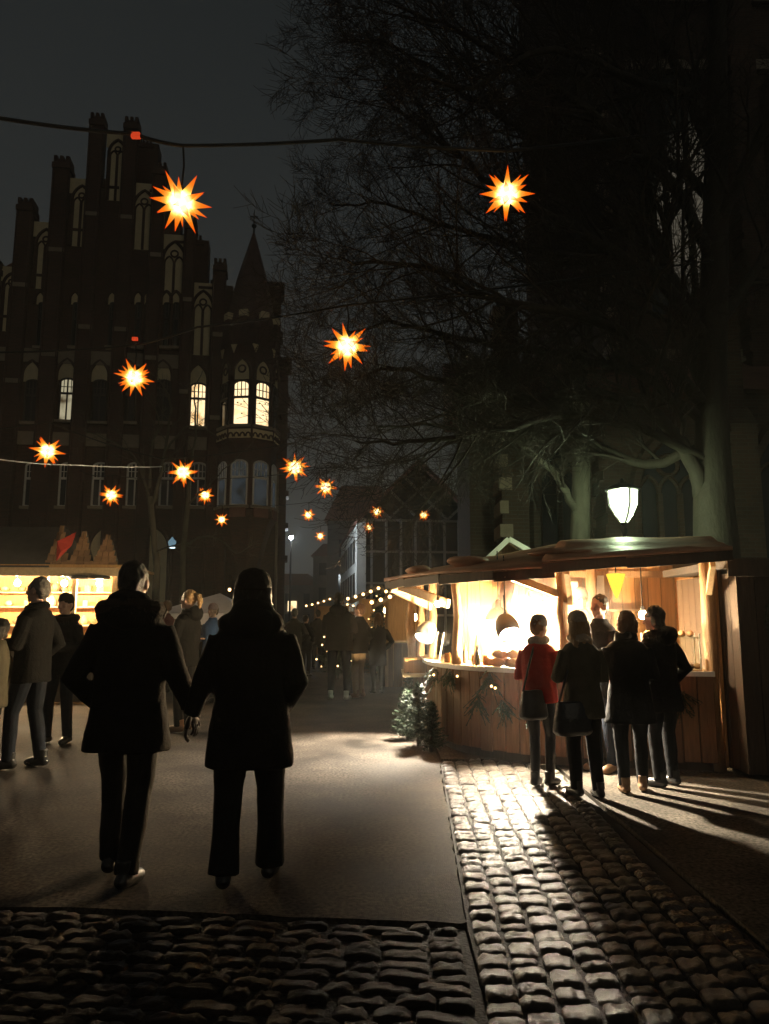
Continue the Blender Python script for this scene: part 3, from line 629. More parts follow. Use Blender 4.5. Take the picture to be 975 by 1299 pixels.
grow_tree('young_tree', 'young bare pale-barked tree standing before the brick hall', b3, [b3, q3(199, 720), q3(196, 690), q3(192, 650), q3(190, 630)], [0.16, 0.13, 0.12, 0.11, 0.10], limbs3, 21, M_barkpale, M_barkpale, 0.75, 0.7)
T4 = 26.0
def q4(px, py, dy=0): return at(px, py, T4 + dy)
b4 = Vector((q4(232, 787).x, T4, 0))
limbs4 = [([q4(240, 600), q4(250, 540), q4(245, 500), q4(255, 470)], 0.05, 0.012), ([q4(239, 640), q4(270, 610), q4(290, 590), q4(320, 560)], 0.04, 0.01), ([q4(235, 690), q4(270, 680), q4(300, 700), q4(320, 690)], 0.04, 0.01)]
grow_tree('young_tree', 'thin bare sapling beside the pale-barked tree by the hall', b4, [b4, q4(232, 700), q4(238, 640), q4(240, 600)], [0.12, 0.10, 0.08, 0.06], limbs4, 22, M_barkpale, M_barkpale, 0.7, 0.6)

# ------------------------------------------------------------------ star lanterns and their cables
def star_mat():
    m = bpy.data.materials.new('glowing_star_foil'); m.use_nodes = True; nt = m.node_tree; nt.nodes.clear(); N = nt.nodes.new; L = nt.links.new
    a = N('ShaderNodeAttribute'); a.attribute_name = 'tip'
    r = N('ShaderNodeValToRGB'); el = r.color_ramp.elements
    el[0].position = 0.0; el[0].color = (1.0, 0.80, 0.45, 1); el[1].position = 1.0; el[1].color = (1.0, 0.045, 0.002, 1)
    q = el.new(0.2); q.color = (1.0, 0.52, 0.07, 1); q = el.new(0.5); q.color = (1.0, 0.22, 0.008, 1)
    s = N('ShaderNodeMapRange'); s.inputs['To Min'].default_value = 4.2; s.inputs['To Max'].default_value = 1.25; s.interpolation_type = 'SMOOTHSTEP'; s.inputs['From Max'].default_value = 0.34
    L(a.outputs['Fac'], r.inputs['Fac']); L(a.outputs['Fac'], s.inputs['Value'])
    e = N('ShaderNodeEmission'); o = N('ShaderNodeOutputMaterial'); t = N('ShaderNodeBsdfTransparent'); x = N('ShaderNodeMixShader'); x.inputs['Fac'].default_value = 0.55
    L(r.outputs['Color'], e.inputs['Color']); L(s.outputs[0], e.inputs['Strength']); L(t.outputs[0], x.inputs[1]); L(e.outputs[0], x.inputs[2]); L(x.outputs[0], o.inputs['Surface']); return m
M_star = star_mat()
def star_dirs():
    # faces of a rhombicuboctahedron: 6 + 12 square rays, 8 three-sided rays
    sq = []; tr = []
    for ax in range(3):
        for s in (-1, 1): v = [0, 0, 0]; v[ax] = s; sq.append(Vector(v))
    for a in range(3):
        for b in range(a + 1, 3):
            for s in (-1, 1):
                for t in (-1, 1): v = [0, 0, 0]; v[a] = s; v[b] = t; sq.append(Vector(v).normalized())
    for x in (-1, 1):
        for y in (-1, 1):
            for z in (-1, 1): tr.append(Vector((x, y, z)).normalized())
    return sq, tr
SQ, TR = star_dirs()
def ray_mesh(n):
    h0, r, L_ = 0.27, (0.165 if n == 4 else 0.125), (1.0 if n == 4 else 0.82)
    vs = []; tip = []; seg = 5
    for i in range(seg):
        t = i / seg
        for k in range(n):
            a = 2 * math.pi * (k + 0.5) / n; vs.append((r * (1 - t) * math.cos(a), r * (1 - t) * math.sin(a), h0 + (L_ - h0) * t)); tip.append(t * 0.95)
    vs.append((0, 0, L_)); tip.append(1.0); T = len(vs) - 1
    fs = [(i * n + k, i * n + (k + 1) % n, (i + 1) * n + (k + 1) % n, (i + 1) * n + k) for i in range(seg - 1) for k in range(n)] + [((seg - 1) * n + k, (seg - 1) * n + (k + 1) % n, T) for k in range(n)]
    me = bpy.data.meshes.new('ray'); me.from_pydata(vs, [], fs); me.update(); me.materials.append(M_star)
    at_ = me.attributes.new('tip', 'FLOAT', 'POINT'); at_.data.foreach_set('value', tip); return me
RAY4, RAY3 = ray_mesh(4), ray_mesh(3)
def star_body_mesh():
    vs = []; fs = []; tip = []
    for dirs, me in ((SQ, RAY4), (TR, RAY3)):
        for d in dirs:
            if d.z > 0.95: continue
            q = Vector((0, 0, 1)).rotation_difference(d); b = len(vs)
            vs += [tuple(q @ v.co) for v in me.vertices]; tip += [x.value for x in me.attributes['tip'].data]; fs += [tuple(b + i for i in p.vertices) for p in me.polygons]
    me2 = bpy.data.meshes.new('star_rays'); me2.from_pydata(vs, [], fs); me2.update(); me2.materials.append(M_star)
    at_ = me2.attributes.new('tip', 'FLOAT', 'POINT'); at_.data.foreach_set('value', tip); return me2
STAR_ALL = star_body_mesh()
CORE = MB().ell((0, 0, 0), (0.29, 0.29, 0.29)).mesh('core', M_star)
CORE.attributes.new('tip', 'FLOAT', 'POINT')
M_redglow = mat('red_connector', (0.6, 0.06, 0.03), 0.4, 0.1, 5, emit=(1, 0.08, 0.02), estr=0.5)
def star(px, py, dia_px, D, label, hang, detail, group='star lanterns on the cables', tilt=0.0):
    Y = D; P = at(px, py, Y); r_ = dia_px / 2 * Y / FPX / 0.97
    root = empty('star_lantern', P, 0, label, 'star lantern', group)
    rs = random.Random(int(px * 7 + py)); E = (rs.uniform(-.16, .16), rs.uniform(-.16, .16), rs.uniform(0, 1.5)); Rm = Matrix.Rotation(E[2], 3, 'Z') @ Matrix.Rotation(E[0], 3, 'X') @ Matrix.Rotation(E[1], 3, 'Y')
    if detail:
        for dirs, me in ((SQ, RAY4), (TR, RAY3)):
            for d in dirs:
                if d.z > 0.95: continue
                q = Vector((0, 0, 1)).rotation_difference(Rm @ d); o = put('ray', me, root, (0, 0, 0), (0, 0, 0), (r_, r_, r_)); o.rotation_mode = 'QUATERNION'; o.rotation_quaternion = q
        put('core', CORE, root, scale=(r_, r_, r_))
    else:
        o = put('rays', STAR_ALL, root, scale=(r_, r_, r_)); o.rotation_euler = Rm.to_euler()
        put('core', CORE, root, scale=(r_, r_, r_))
    mb = MB(); mb.tube([(0, 0, r_ * 0.3), (0.02, 0, r_ * 0.3 + hang * 0.5), (0.0, 0, hang)], 0.012 if detail else 0.015, 5); mb.build('cord', M_cable, root)
    MB().lathe([(r_ * .1, r_ * .28), (r_ * .1, r_ * .5), (r_ * .04, r_ * .58)], 8).build('cap', M_cable, root)
    return P + Vector((0, 0, hang))
s1 = star(229, 257, 84, 8.0, 'largest glowing star lantern hanging before the stepped gable top', 0.72, True)
s2 = star(643, 246, 74, 9.1, 'glowing star lantern among the big bare tree branches', 0.62, True)
s3 = star(440, 439, 66, 10.2, 'glowing star lantern alone between turret spire and tree', 0.62, True)
s4 = star(170, 479, 52, 13.0, 'glowing star lantern beside the lit window of the gable wall', 0.62, True)
s5 = star(60, 572, 44, 15.2, 'glowing star lantern above the shingled booth roof', 0.62, False)
s6 = star(232, 599, 40, 16.6, 'glowing star lantern before the pale young tree', 0.6, False)
s7 = star(374, 593, 40, 16.9, 'glowing star lantern right beside the hall corner', 0.6, False)
s8 = star(413, 618, 31, 21.5, 'glowing star lantern in the open sky over the street', 0.6, False)
s9 = star(141, 628, 31, 21.5, 'glowing star lantern low over the booth turrets', 0.6, False)
s10 = star(260, 628, 25, 26.5, 'small glowing star lantern under the one by the young tree', 0.6, False)
s11 = star(281, 659, 20, 30.0, 'small glowing star lantern below the turret windows', 0.6, False)
LB = 'tiny glowing star lantern strung over the far street by the gabled house'
smalls = [star(391, 653, 19, 35, LB, 0.6, False), star(406, 680, 16, 42, LB, 0.6, False), star(478, 649, 19, 35, LB, 0.6, False), star(468, 669, 15, 43, LB, 0.6, False), star(537, 653, 17, 38, LB, 0.6, False)]
def cable(pts, label, rad=0.016, sag=0.0, conn=(), m=M_cable):
    pts = [Vector(p) for p in pts]; Q = []
    for i in range(len(pts) - 1):
        n = 14
        for s in range(n):
            t = s / n; q = pts[i].lerp(pts[i + 1], t); q.z -= sag * 4 * t * (1 - t); Q.append(q)
    Q.append(pts[-1]); root = empty('hanging_cable', pts[0], 0, label, 'cable', 'cables strung across the market')
    MB().tube([q - pts[0] for q in Q], rad, 6).build('wire', m, root, smooth=True)
    for c in conn: MB().box(Vector(c) - pts[0], (0.10, 0.05, 0.06)).build('connector', M_redglow, root)
cable([at(-260, 118, 7.0), at(0, 150, 7.5), at(170, 170, 7.9), s1, at(430, 177, 8.6), s2, at(905, 160, 13.4)], 'black cable carrying the largest star lantern across the sky', 0.022, 0.02, [at(172, 172, 7.9)])
cable([at(-260, 470, 14), at(0, 447, 13.4), s4, at(250, 415, 12.2), s3, at(906, 330, 13.4)], 'black cable sloping from the gable wall up to the tree', 0.018, 0.03, [at(171, 430, 13)])
cable([at(-200, 560, 15), s5, at(205, 582, 15.5), s7, at(480, 588, 17), at(660, 560, 18)], 'thin cable passing the hall corner below the turret corbels', 0.013, 0.06)
M_wlit = mat('lit_cable', (0.7, 0.72, 0.78), 0.4, 0.1, 3)  # light falling on the wire is put into its white colour
cable([at(-100, 575, 11), at(0, 583, 11.6), at(95, 590, 12.5), at(205, 592, 14)], 'cable coloured as if lit above the shingled booth', 0.010, 0.02, m=M_wlit)
cable([at(100, 596, 22), s9, s10, s8, at(620, 610, 24)], 'thin cable carrying stars before the hall lower windows', 0.012, 0.1)
cable([at(240, 636, 31), s11, smalls[0], smalls[2], at(610, 640, 34)], 'thin far cable over the street', 0.015, 0.1)
cable([at(380, 668, 42), smalls[1], smalls[3], smalls[4], at(640, 640, 40)], 'farthest cable with tiny stars before the lattice gable', 0.015, 0.1)

# ------------------------------------------------------------------ market stall (right)
ST = Vector((2.2, 8.9, 0)); stall = empty('market_stall', ST, 0, 'brightly lit rounded wooden market stall with log posts and red tarp roof', 'market stall')
def wp(mb, name, m, root=stall, parent=None, **k):
    o = root.location if root else Vector((0, 0, 0)); mb.v = [(v[0] - o.x, v[1] - o.y, v[2] - o.z) for v in mb.v]
    return mb.build(name, m, parent or root, **k)
path = [Vector((*q, 0)) for q in ((0.60, 11.6), (0.60, 10.9), (0.60, 10.3), (0.63, 9.75), (0.74, 9.2), (0.97, 8.72), (1.3, 8.36), (1.75, 8.12), (2.4, 7.95), (3.42, 7.72))]
def resample(P, step):
    out = [P[0].copy()]; acc = 0; Q = []
    n = len(P)
    for i in range(n - 1):
        for s in range(10):
            t = s / 10; p0 = P[max(i - 1, 0)]; p1 = P[i]; p2 = P[i + 1]; p3 = P[min(i + 2, n - 1)]
            Q.append(0.5 * ((2 * p1) + (p2 - p0) * t + (2 * p0 - 5 * p1 + 4 * p2 - p3) * t * t + (3 * p1 - p0 - 3 * p2 + p3) * t ** 3))
    Q.append(P[-1]); last = Q[0]
    for q in Q[1:]:
        while (q - last).length >= step: last = last + (q - last).normalized() * step; out.append(last.copy())
    return out
pl = resample(path, 0.165)
PLK = [MB().box((0, 0, 0), (0.155, 0.028, 0.86)).mesh('plank', M_wood, bevel=0.005) for k in range(1)]
for i in range(len(pl) - 1):
    a, b = pl[i], pl[i + 1]; c = (a + b) / 2; an = math.atan2((b - a).y, (b - a).x)
    put('plank', PLK[0], stall, (c.x - ST.x, c.y - ST.y, 0.53 + rnd.uniform(-.012, .012)), (0, 0, an), (1, 1, 1 + rnd.uniform(-.015, .015)))
nrm = []
for i, q in enumerate(pl):
    t = (pl[min(i + 1, len(pl) - 1)] - pl[max(i - 1, 0)]).normalized(); nrm.append(Vector((-t.y, t.x, 0)))   # inward (away from customers)
def ribbon(mb, base, o0, o1, z0, z1):
    n = len(base); vs = []
    for i, q in enumerate(base):
        a = q + nrm[i] * o0; b = q + nrm[i] * o1; vs += [(a.x, a.y, z0), (b.x, b.y, z0), (b.x, b.y, z1), (a.x, a.y, z1)]
    fs = [(i * 4 + k, i * 4 + (k + 1) % 4, (i + 1) * 4 + (k + 1) % 4, (i + 1) * 4 + k) for i in range(n - 1) for k in range(4)] + [(3, 2, 1, 0), tuple((n - 1) * 4 + k for k in range(4))]
    return mb.add(vs, fs)
wp(ribbon(MB(), pl, 0.06, 0.12, 0.0, 0.12), 'kick_board', M_darkwood)
wp(ribbon(MB(), pl, 0.03, 0.06, 0.12, 0.95), 'inner_lining', M_darkwood)
wp(ribbon(MB(), pl, -0.06, 0.5, 0.965, 1.0), 'counter_top', M_board)
wp(ribbon(MB(), pl, -0.075, -0.061, 0.955, 1.006), 'counter_glint', M_white)  # white strip paints the lamplit rim of the counter
wp(ribbon(MB(), pl, 0.62, 1.1, 0.80, 0.84), 'work_shelf', M_board)
mb = MB(); mb.prism([(0.75, 9.8), (1.2, 8.95), (1.9, 8.45), (3.45, 8.1), (4.1, 10.4), (0.8, 11.6)], 0.02, 0.08, 'XY'); wp(mb, 'floor', M_darkwood)
# back and side planks
def plank_wall(p0, p1, z0, z1, m, name='wall_plank', wdt=0.17, root=stall, rail=True):
    p0 = Vector((*p0, 0)); p1 = Vector((*p1, 0)); d = (p1 - p0); L_ = d.length; d.normalize(); n = int(L_ / wdt); an = math.atan2(d.y, d.x)
    me = MB().box((0, 0, 0), (L_ / n - 0.008, 0.026, 1)).mesh(name, m)
    for i in range(n):
        c = p0 + d * (i + .5) * L_ / n; o = root.location
        put(name, me, root, (c.x - o.x, c.y - o.y + rnd.uniform(-.006, .006), (z0 + z1) / 2), (0, 0, an), (1, 1, z1 - z0 + rnd.uniform(-.02, .02)))
    if rail:
        nn = Vector((-d.y, d.x, 0)) * -0.04
        for zz in (z0 + 0.15, z1 - 0.12):
            a = p0 + nn; b = p1 + nn; wp(MB().bar((a.x, a.y, zz), (b.x, b.y, zz), 0.05, 0.09), 'rail', M_log, root)
plank_wall((1.0, 10.6), (4.05, 10.4), 0.05, 2.28, M_woodin)
plank_wall((3.47, 7.76), (4.05, 10.35), 0.05, 2.16, M_woodin, rail=False)
plank_wall((3.515, 7.76), (4.1, 10.35), 0.05, 2.16, M_darkwood, rail=False)
# posts
def log(p, z0, z1, r_, name='post', m=M_log, root=stall):
    r2 = random.Random(int(p[0] * 1000)); pts = [(p[0] + r2.gauss(0, .008), p[1] + r2.gauss(0, .008), z0 + (z1 - z0) * i / 6) for i in range(7)]
    wp(MB().tube(pts, [r_ * r2.uniform(.88, 1.1) for _ in pts], 9), name, m, root, smooth=True)
PO = {}
def pathpt(px, off=0.05, dpt=None):
    best = min(range(len(pl)), key=lambda i: abs(487.5 + FPX * pl[i].x / pl[i].y - px) + (0 if pl[i].y < 10 else 50)); q = pl[best] + nrm[best] * off; return (q.x, q.y)
log(pathpt(577), 1.0, 2.12, 0.055); log(pathpt(708), 1.0, 2.2, 0.06); log((3.40, 7.82), 0.0, 2.2, 0.07)
for q in ((0.40, 11.2), (0.53, 11.2)): log(q, 0.0, 2.15, 0.07)
log((0.68, 10.6), 1.0, 2.15, 0.06); log((2.86, 10.25), 0.1, 2.26, 0.07)
# roof: eave polyline, ridge polyline
eL = [Vector(q) for q in ((0.02, 11.6, 2.08), (0.08, 10.2, 2.02), (0.25, 9.2, 2.0), (0.62, 8.35, 2.0), (1.15, 7.8, 2.0), (1.72, 7.5, 2.01))]
rL = [Vector(q) for q in ((0.9, 11.8, 2.26), (1.0, 11.0, 2.27), (1.35, 10.5, 2.31), (1.7, 10.0, 2.36), (2.05, 9.5, 2.40), (2.3, 9.2, 2.42))]
eR = [Vector(q) for q in ((1.60, 7.5, 2.07), (2.4, 7.33, 2.11), (3.35, 7.1, 2.15))]
rR = [Vector(q) for q in ((2.2, 9.2, 2.44), (3.0, 9.1, 2.46), (3.95, 9.0, 2.46))]
def sheet(mb, A, B, z0, z1, sub=6, wob=0.0):
    n = len(A); vs = []
    for lev in (z0, z1):
        for i in range(n):
            for s in range(sub + 1):
                q = A[i].lerp(B[i], s / sub); vs.append((q.x, q.y, q.z + lev + (wob * mnoise.noise(Vector((q.x * 2.2, q.y * 2.2, 3))) if lev == z1 else 0)))
    st = sub + 1; b = n * st; fs = []
    for i in range(n - 1):
        for s in range(sub): 
            fs.append((i * st + s, i * st + s + 1, (i + 1) * st + s + 1, (i + 1) * st + s)); fs.append((b + i * st + s, b + (i + 1) * st + s, b + (i + 1) * st + s + 1, b + i * st + s + 1))
    edge = [(i * st, (i + 1) * st) for i in range(n - 1)] + [((i + 1) * st + sub, i * st + sub) for i in range(n - 1)] + [(s + 1, s) for s in range(sub)] + [((n - 1) * st + s, (n - 1) * st + s + 1) for s in range(sub)]
    fs += [(p_, q_i, b + q_i, b + p_) for p_, q_i in edge]
    return mb.add(vs, fs)
def dens(P, k=5):
    out = []
    for i in range(len(P) - 1):
        for s in range(k): out.append(P[i].lerp(P[i + 1], s / k))
    return out + [P[-1]]
for A, B in ((eL, rL), (eR, rR)):
    A2, B2 = dens(A), dens(B)
    wp(sheet(MB(), A2, B2, 0.0, 0.03), 'roof_boarding', M_woodin)
    A3 = [a + (a - b).normalized() * 0.03 for a, b in zip(A2, B2)]
    wp(sheet(MB(), A3, B2, 0.042, 0.075, 10, 0.035), 'roof_tarp', M_tarp, smooth=True)
    mb = MB()
    for i in range(len(A) - 1): mb.bar(A[i] + Vector((0, 0, -0.03)), A[i + 1] + Vector((0, 0, -0.01)), 0.03, 0.10)
    wp(mb, 'eave_board', M_darkwood)
# folded tarp heaps on the roof edge
for (q, rr) in (((0.42, 9.3, 2.15), (0.16, 0.3, 0.05)), ((0.95, 8.6, 2.2), (0.25, 0.22, 0.055)), ((1.9, 7.9, 2.24), (0.35, 0.18, 0.045))):
    mb = MB(); mb.ell(q, rr, None, 18, 10); mb.v = [(x + .06 * mnoise.noise(Vector((x * 5, y * 5, z * 9))), y + .06 * mnoise.noise(Vector((x * 5, y * 5, z * 9 + 9))), z + .05 * mnoise.noise(Vector((x * 4, y * 4, 7)))) for x, y, z in mb.v]
    wp(mb, 'tarp_fold', M_tarp, smooth=True)
mb = MB(); sheet(mb, [a.copy() for a in rL + rR], [Vector((a.x + 0.7, a.y + 1.9, 2.24)) for a in rL + rR], 0.0, 0.04); wp(mb, 'rear_roof', M_tarp)
# slanted braces
for a, b, wd in (((0.20, 9.95, 1.98), (0.78, 9.1, 1.72), 0.11), ((0.1, 10.1, 1.97), (0.66, 10.5, 1.72), 0.14), ((1.25, 7.75, 2.0), (1.98, 8.2, 1.78), 0.08), ((1.86, 7.55, 2.02), (2.02, 8.1, 1.72), 0.08), ((3.22, 7.25, 2.08), (3.4, 7.8, 1.8), 0.08)):
    wp(MB().bar(a, b, 0.05, wd), 'brace', M_board)
mb = MB(); mb.prism([(0.02, 0), (0.62, 0.02), (0.62, -0.16)], -0.02, 0.02)
# interior fittings
M_shield = mat('grey_shield', (0.28, 0.27, 0.25), 0.5, 0.05, 5)
def bowl(root, D, rim=0.16, rr=0.13):  # bowl and clamp added to a lamp to keep its light off one side
    prof = [(0.02, -0.085), (0.07, -0.07), (0.11, -0.02), (rr, 0.05), (rr, rim), (rr - .008, rim), (rr - .008, 0.05), (0.10, -0.012), (0.065, -0.06), (0.02, -0.075)]
    o = MB().lathe(prof, 20).build('shield', M_shield, root, smooth=True); o.rotation_mode = 'QUATERNION'; o.rotation_quaternion = Vector((0, 0, 1)).rotation_difference(Vector(D).normalized())
    MB().bar((0, 0, .1), (0, 0.05, .3), .02, .02).build('clamp', M_black, root)
def bulb(P, r_, m, name, label, cord_to=None, shade=None):
    root = empty(name, P, 0, label, 'lamp')
    MB().ell((0, 0, 0), (r_, r_, r_ * 1.15)).build('bulb', m, root, smooth=True)
    MB().lathe([(r_ * .5, r_ * 1.0), (r_ * .5, r_ * 2.2), (r_ * .2, r_ * 2.5)], 8).build('socket', M_cable, root)
    if cord_to: MB().tube([(0, 0, r_ * 2.3), (0, 0, cord_to - P[2])], 0.008, 5).build('cord', M_cable, root)
    if shade: MB().lathe(shade[0], 20).build('shade', shade[1], root, smooth=True)
    return root
M_key = emission('bright_bulb', (1.0, 0.86, 0.64), 36000)
M_key2 = emission('inner_bulb', (1.0, 0.70, 0.38), 16000)
bulb(Vector((1.34, 8.31, 1.5)), 0.045, M_key, 'work_lamp', 'dazzling lamp with added bowl reflector hanging over the rounded stall counter by the loaves', 2.2); bowl(C.objects['work_lamp'], (.30, -1, -1.25), .18)
M_key5 = emission('dim_bulb', (1.0, 0.7, 0.38), 250)
M_key4 = emission('small_bulb', (1.0, 0.78, 0.5), 1100)
M_key3 = emission('white_bulb', (1.0, 0.88, 0.68), 42000)
bulb(Vector((0.59, 10.0, 1.42)), 0.045, M_key3, 'work_lamp', 'bowl reflector lamp, its bowl added, hanging at the open side of the stall by the log posts', 2.05); bowl(C.objects['work_lamp.001'], (-.75, -.75, -1.4), .18)
bulb(at(641, 824, 8.95), 0.05, M_key2, 'work_lamp', 'bare bulb glowing beside the copper hood lamp inside the stall', 2.3)
bulb(at(815, 780, 7.9), 0.04, M_key4, 'work_lamp', 'small bare bulb over the counter close to the glass display case', 2.2)
bulb(at(555, 766, 9.2), 0.035, M_key5, 'work_lamp', 'bare bulb in the rounded stall corner by the first log post', 2.1)
P = at(632, 778, 8.9); sh = [(0.165, -0.075), (0.155, -0.03), (0.10, 0.04), (0.04, 0.075), (0.03, 0.16), (0.022, 0.16), (0.03, 0.07), (0.09, 0.03), (0.145, -0.035), (0.155, -0.075)]
bulb(P, 0.03, M_key2, 'hood_lamp', 'copper hood lamp hanging over the stall counter', 2.35, (sh, M_copper))
M_yel = emission('yellow_shade', (1.0, 0.58, 0.05), 1.7)
root = empty('cone_lamp', at(781, 735, 8.7), 0, 'yellow glowing cone lamp hanging under the stall roof', 'lamp')
MB().lathe([(0.01, -0.22), (0.06, -0.1), (0.11, 0.06), (0.10, 0.065), (0.04, 0.07)], 14).build('shade', M_yel, root, smooth=True); MB().tube([(0, 0, .06), (0, 0, .45)], .008, 5).build('cord', M_cable, root)
# small loaves, bottles, jars
M_bread = mat('bread_crust', (0.42, 0.22, 0.09), 0.7, 0.3, 12, 0.4, 30, objvar=0.25)
def blob(c, r_, m, name, label, cat, group, k):
    mb = MB(); mb.ell((0, 0, 0), r_, None, 12, 8); mb.v = [tuple(Vector(v) * (1 + .12 * mnoise.noise(Vector(v) * 14 + Vector((k * 3, 0, 0))))) for v in mb.v]
    return tag(mb.build(name, m, None, smooth=True, loc=c, rot=(0, 0, rnd.uniform(0, 3))), label, cat, group)
def on_counter(px, off, z=1.0):
    x, y = pathpt(px, off); return Vector((x, y, z))
for k, (px, off, dz) in enumerate(((612, .2, 0), (622, .12, 0), (628, .26, 0), (640, .14, 0), (650, .22, 0), (658, .1, 0), (626, .18, .09), (645, .18, .09), (672, .15, 0), (684, .2, 0))):
    c = on_counter(px, off, 1.05 + dz); blob(c + Vector((rnd.uniform(-.03, .03), 0, 0)), (0.10, 0.06, 0.05), M_bread, 'bread_loaf', 'brown loaf in the heap on the stall counter', 'bread', 'loaves heaped on the stall counter', k)
M_bottle = mat('dark_bottle', (0.03, 0.035, 0.03), 0.15, 0.1, 5); M_jar = mat('amber_jar', (0.35, 0.12, 0.03), 0.2, 0.2, 9)
bm_ = MB().lathe([(0.03, 0), (0.033, 0.01), (0.033, 0.13), (0.012, 0.18), (0.012, 0.23), (0.0, 0.23)], 12).mesh('bottle', M_bottle, True); jm = MB().lathe([(0.04, 0), (0.042, 0.01), (0.042, 0.08), (0.035, 0.09), (0.038, 0.095), (0.038, 0.115), (0, 0.115)], 12).mesh('jar', M_jar, True)
for k, (px, off) in enumerate(((556, .12), (560, .2), (564, .1), (569, .24), (585, .2), (592, .12), (598, .25))):
    c = on_counter(px, off); tag(put('bottle' if k % 2 else 'jar', bm_ if k % 2 else jm, None, c), 'dark bottle on the rounded counter corner' if k % 2 else 'amber jar on the rounded counter corner', 'bottle' if k % 2 else 'jar', 'bottles on the stall counter' if k % 2 else 'jars on the stall counter')
# glass guard at the rounded corner and display case at the right end
gs = [i for i in range(len(pl)) if 8.65 < pl[i].y < 10.2]
mb = MB(); vs = [];
for i in gs:
    a = pl[i] + nrm[i] * 0.05; b = pl[i] + nrm[i] * 0.12; vs += [(a.x, a.y, 1.005), (b.x, b.y, 1.36)]
mb.add(vs, [(2 * i, 2 * i + 2, 2 * i + 3, 2 * i + 1) for i in range(len(gs) - 1)]); wp(mb, 'glass_guard', M_glass)
mb = MB()
for i in gs[::3]: a = pl[i] + nrm[i] * 0.05; b = pl[i] + nrm[i] * 0.12; wp(MB().bar((a.x, a.y, 1.0), (b.x, b.y, 1.37), 0.014, 0.014), 'guard_strut', M_white)
case = empty('display_case', (3.05, 8.02, 1.003), R(-12.5), 'glass display case of pastries on the stall counter', 'display case')
for zz in (0.0, 0.33): MB().box((0, 0, zz + 0.006), (0.56, 0.32, 0.012)).build('glass_shelf' if zz else 'base', M_glass if zz else M_board, case)
for s in (-1, 1):
    for t in (-1, 1): MB().box((s * .27, t * .15, .19), (.014, .014, .38)).build('upright', M_white, case)
MB().box((0, -0.163, 0.19), (0.54, 0.005, 0.36)).build('pane', M_glass, case)
M_choc = mat('dark_pastry', (0.10, 0.04, 0.02), 0.4, 0.3, 10, objvar=0.4)
for k in range(16):
    c = case.matrix_basis @ Vector((rnd.uniform(-.23, .23), rnd.uniform(-.1, .1), 0.045 + (0.055 if k > 9 else 0))); c = Vector((3.05, 8.02, 1.0)) + Matrix.Rotation(R(-12.5), 3, 'Z') @ Vector((-.24 + .054 * (k % 10), rnd.uniform(-.1, .08), .045 + (.06 if k > 9 else 0)))
    blob(c, (.045, .035, .03), M_choc if k % 3 else M_bread, 'pastry', 'dark glazed pastry in the glass case' if k % 3 else 'pale pastry in the glass case', 'pastry', 'pastries in the display case', k + 40)
for k in range(6):
    c = Vector((3.05, 8.02, 1.0)) + Matrix.Rotation(R(-12.5), 3, 'Z') @ Vector((-.22 + .085 * k, 0, .38)); blob(c, (.05, .04, .035), M_bread, 'pastry', 'bun on the upper glass shelf of the display case', 'pastry', 'buns on the glass shelf', k + 80)
# hanging wreath, notice papers, vent hood pipe
P = at(680, 755, 10.3); mb = MB(); mb.tube([(0.13 * math.cos(a), 0, 0.13 * math.sin(a)) for a in [2 * math.pi * i / 20 for i in range(21)]], [0.03 + .012 * ((i * 7) % 3) for i in range(21)], 7)
tag(mb.build('wreath', M_fir, None, loc=P), 'dark ring wreath on the back wall of the lit stall', 'wreath')
for k, (px, py, wd, ht) in enumerate(((722, 747, .24, .2), (757, 742, .2, .26))):
    P = at(px, py, 10.32); tag(MB().box((0, 0, 0), (wd, 0.006, ht)).build('paper_notice', mat('paper', (0.7, 0.66, 0.55), 0.8, 0.08, 6), None, loc=P), ('wide' if k == 0 else 'tall') + ' blank paper notice pinned to the stall back wall', 'notice')
wp(MB().tube([at(646, 735, 10.2), at(640, 760, 10.0), at(634, 775, 9.6)], [0.09, 0.10, 0.12], 10), 'vent_pipe', M_copper, smooth=True)
for px0 in (806, 830): P = at(px0, 757, 10.25)
wp(MB().box((2.95 + .35, 10.3, 1.66), (1.0, 0.2, 0.03)), 'shelf', M_board)

# fir boughs and bushes
def needles(mb, base, d, L_, r2, n=26, nl=0.06):
    x_, y_ = orth(d)
    for i in range(n):
        t = i / n; p_ = base + d * L_ * t; a = r2.uniform(0, 6.28); nd = (d * 0.8 + (x_ * math.cos(a) + y_ * math.sin(a))).normalized(); s_ = nd.cross(d).normalized() * 0.006
        e_ = p_ + nd * nl * (1.1 - 0.5 * t); mb.add([p_ - s_, p_ + s_, e_], [(0, 1, 2)])
    mb.bar(base, base + d * L_, 0.006, 0.006)
def fir(name, label, cat, loc, H_, Rb, seed, group=None, lights=0, rz=0):
    r2 = random.Random(seed); root = empty(name, loc, rz, label, cat, group); mb = MB()
    nb = int(150 * max(0.6, H_))
    for i in range(nb):
        t = (i + .5) / nb; z = H_ * (0.08 + 0.9 * t); a = i * 2.399; rr = Rb * (1 - t) ** 0.8 * r2.uniform(.7, 1.1) + 0.03
        d = Vector((math.cos(a), math.sin(a), r2.uniform(-.25, .35) + t * .5)).normalized(); needles(mb, Vector((0, 0, z)), d, rr, r2, int(14 + rr * 60), 0.05 + .02 * H_)
    mb.build('foliage', M_fir, root); MB().tube([(0, 0, 0), (0, 0, H_)], [0.03, 0.006], 6).build('trunk', M_bark, root)
    for i in range(lights):
        t = (i + .5) / lights; a = i * 2.4; rr = Rb * (1 - t) ** .8 * .95 + .03; MB().ell((rr * math.cos(a), rr * math.sin(a), H_ * (.1 + .88 * t)), (.022, .022, .022), None, 6, 4).build('light_bulb', M_fairy, root)
    return root
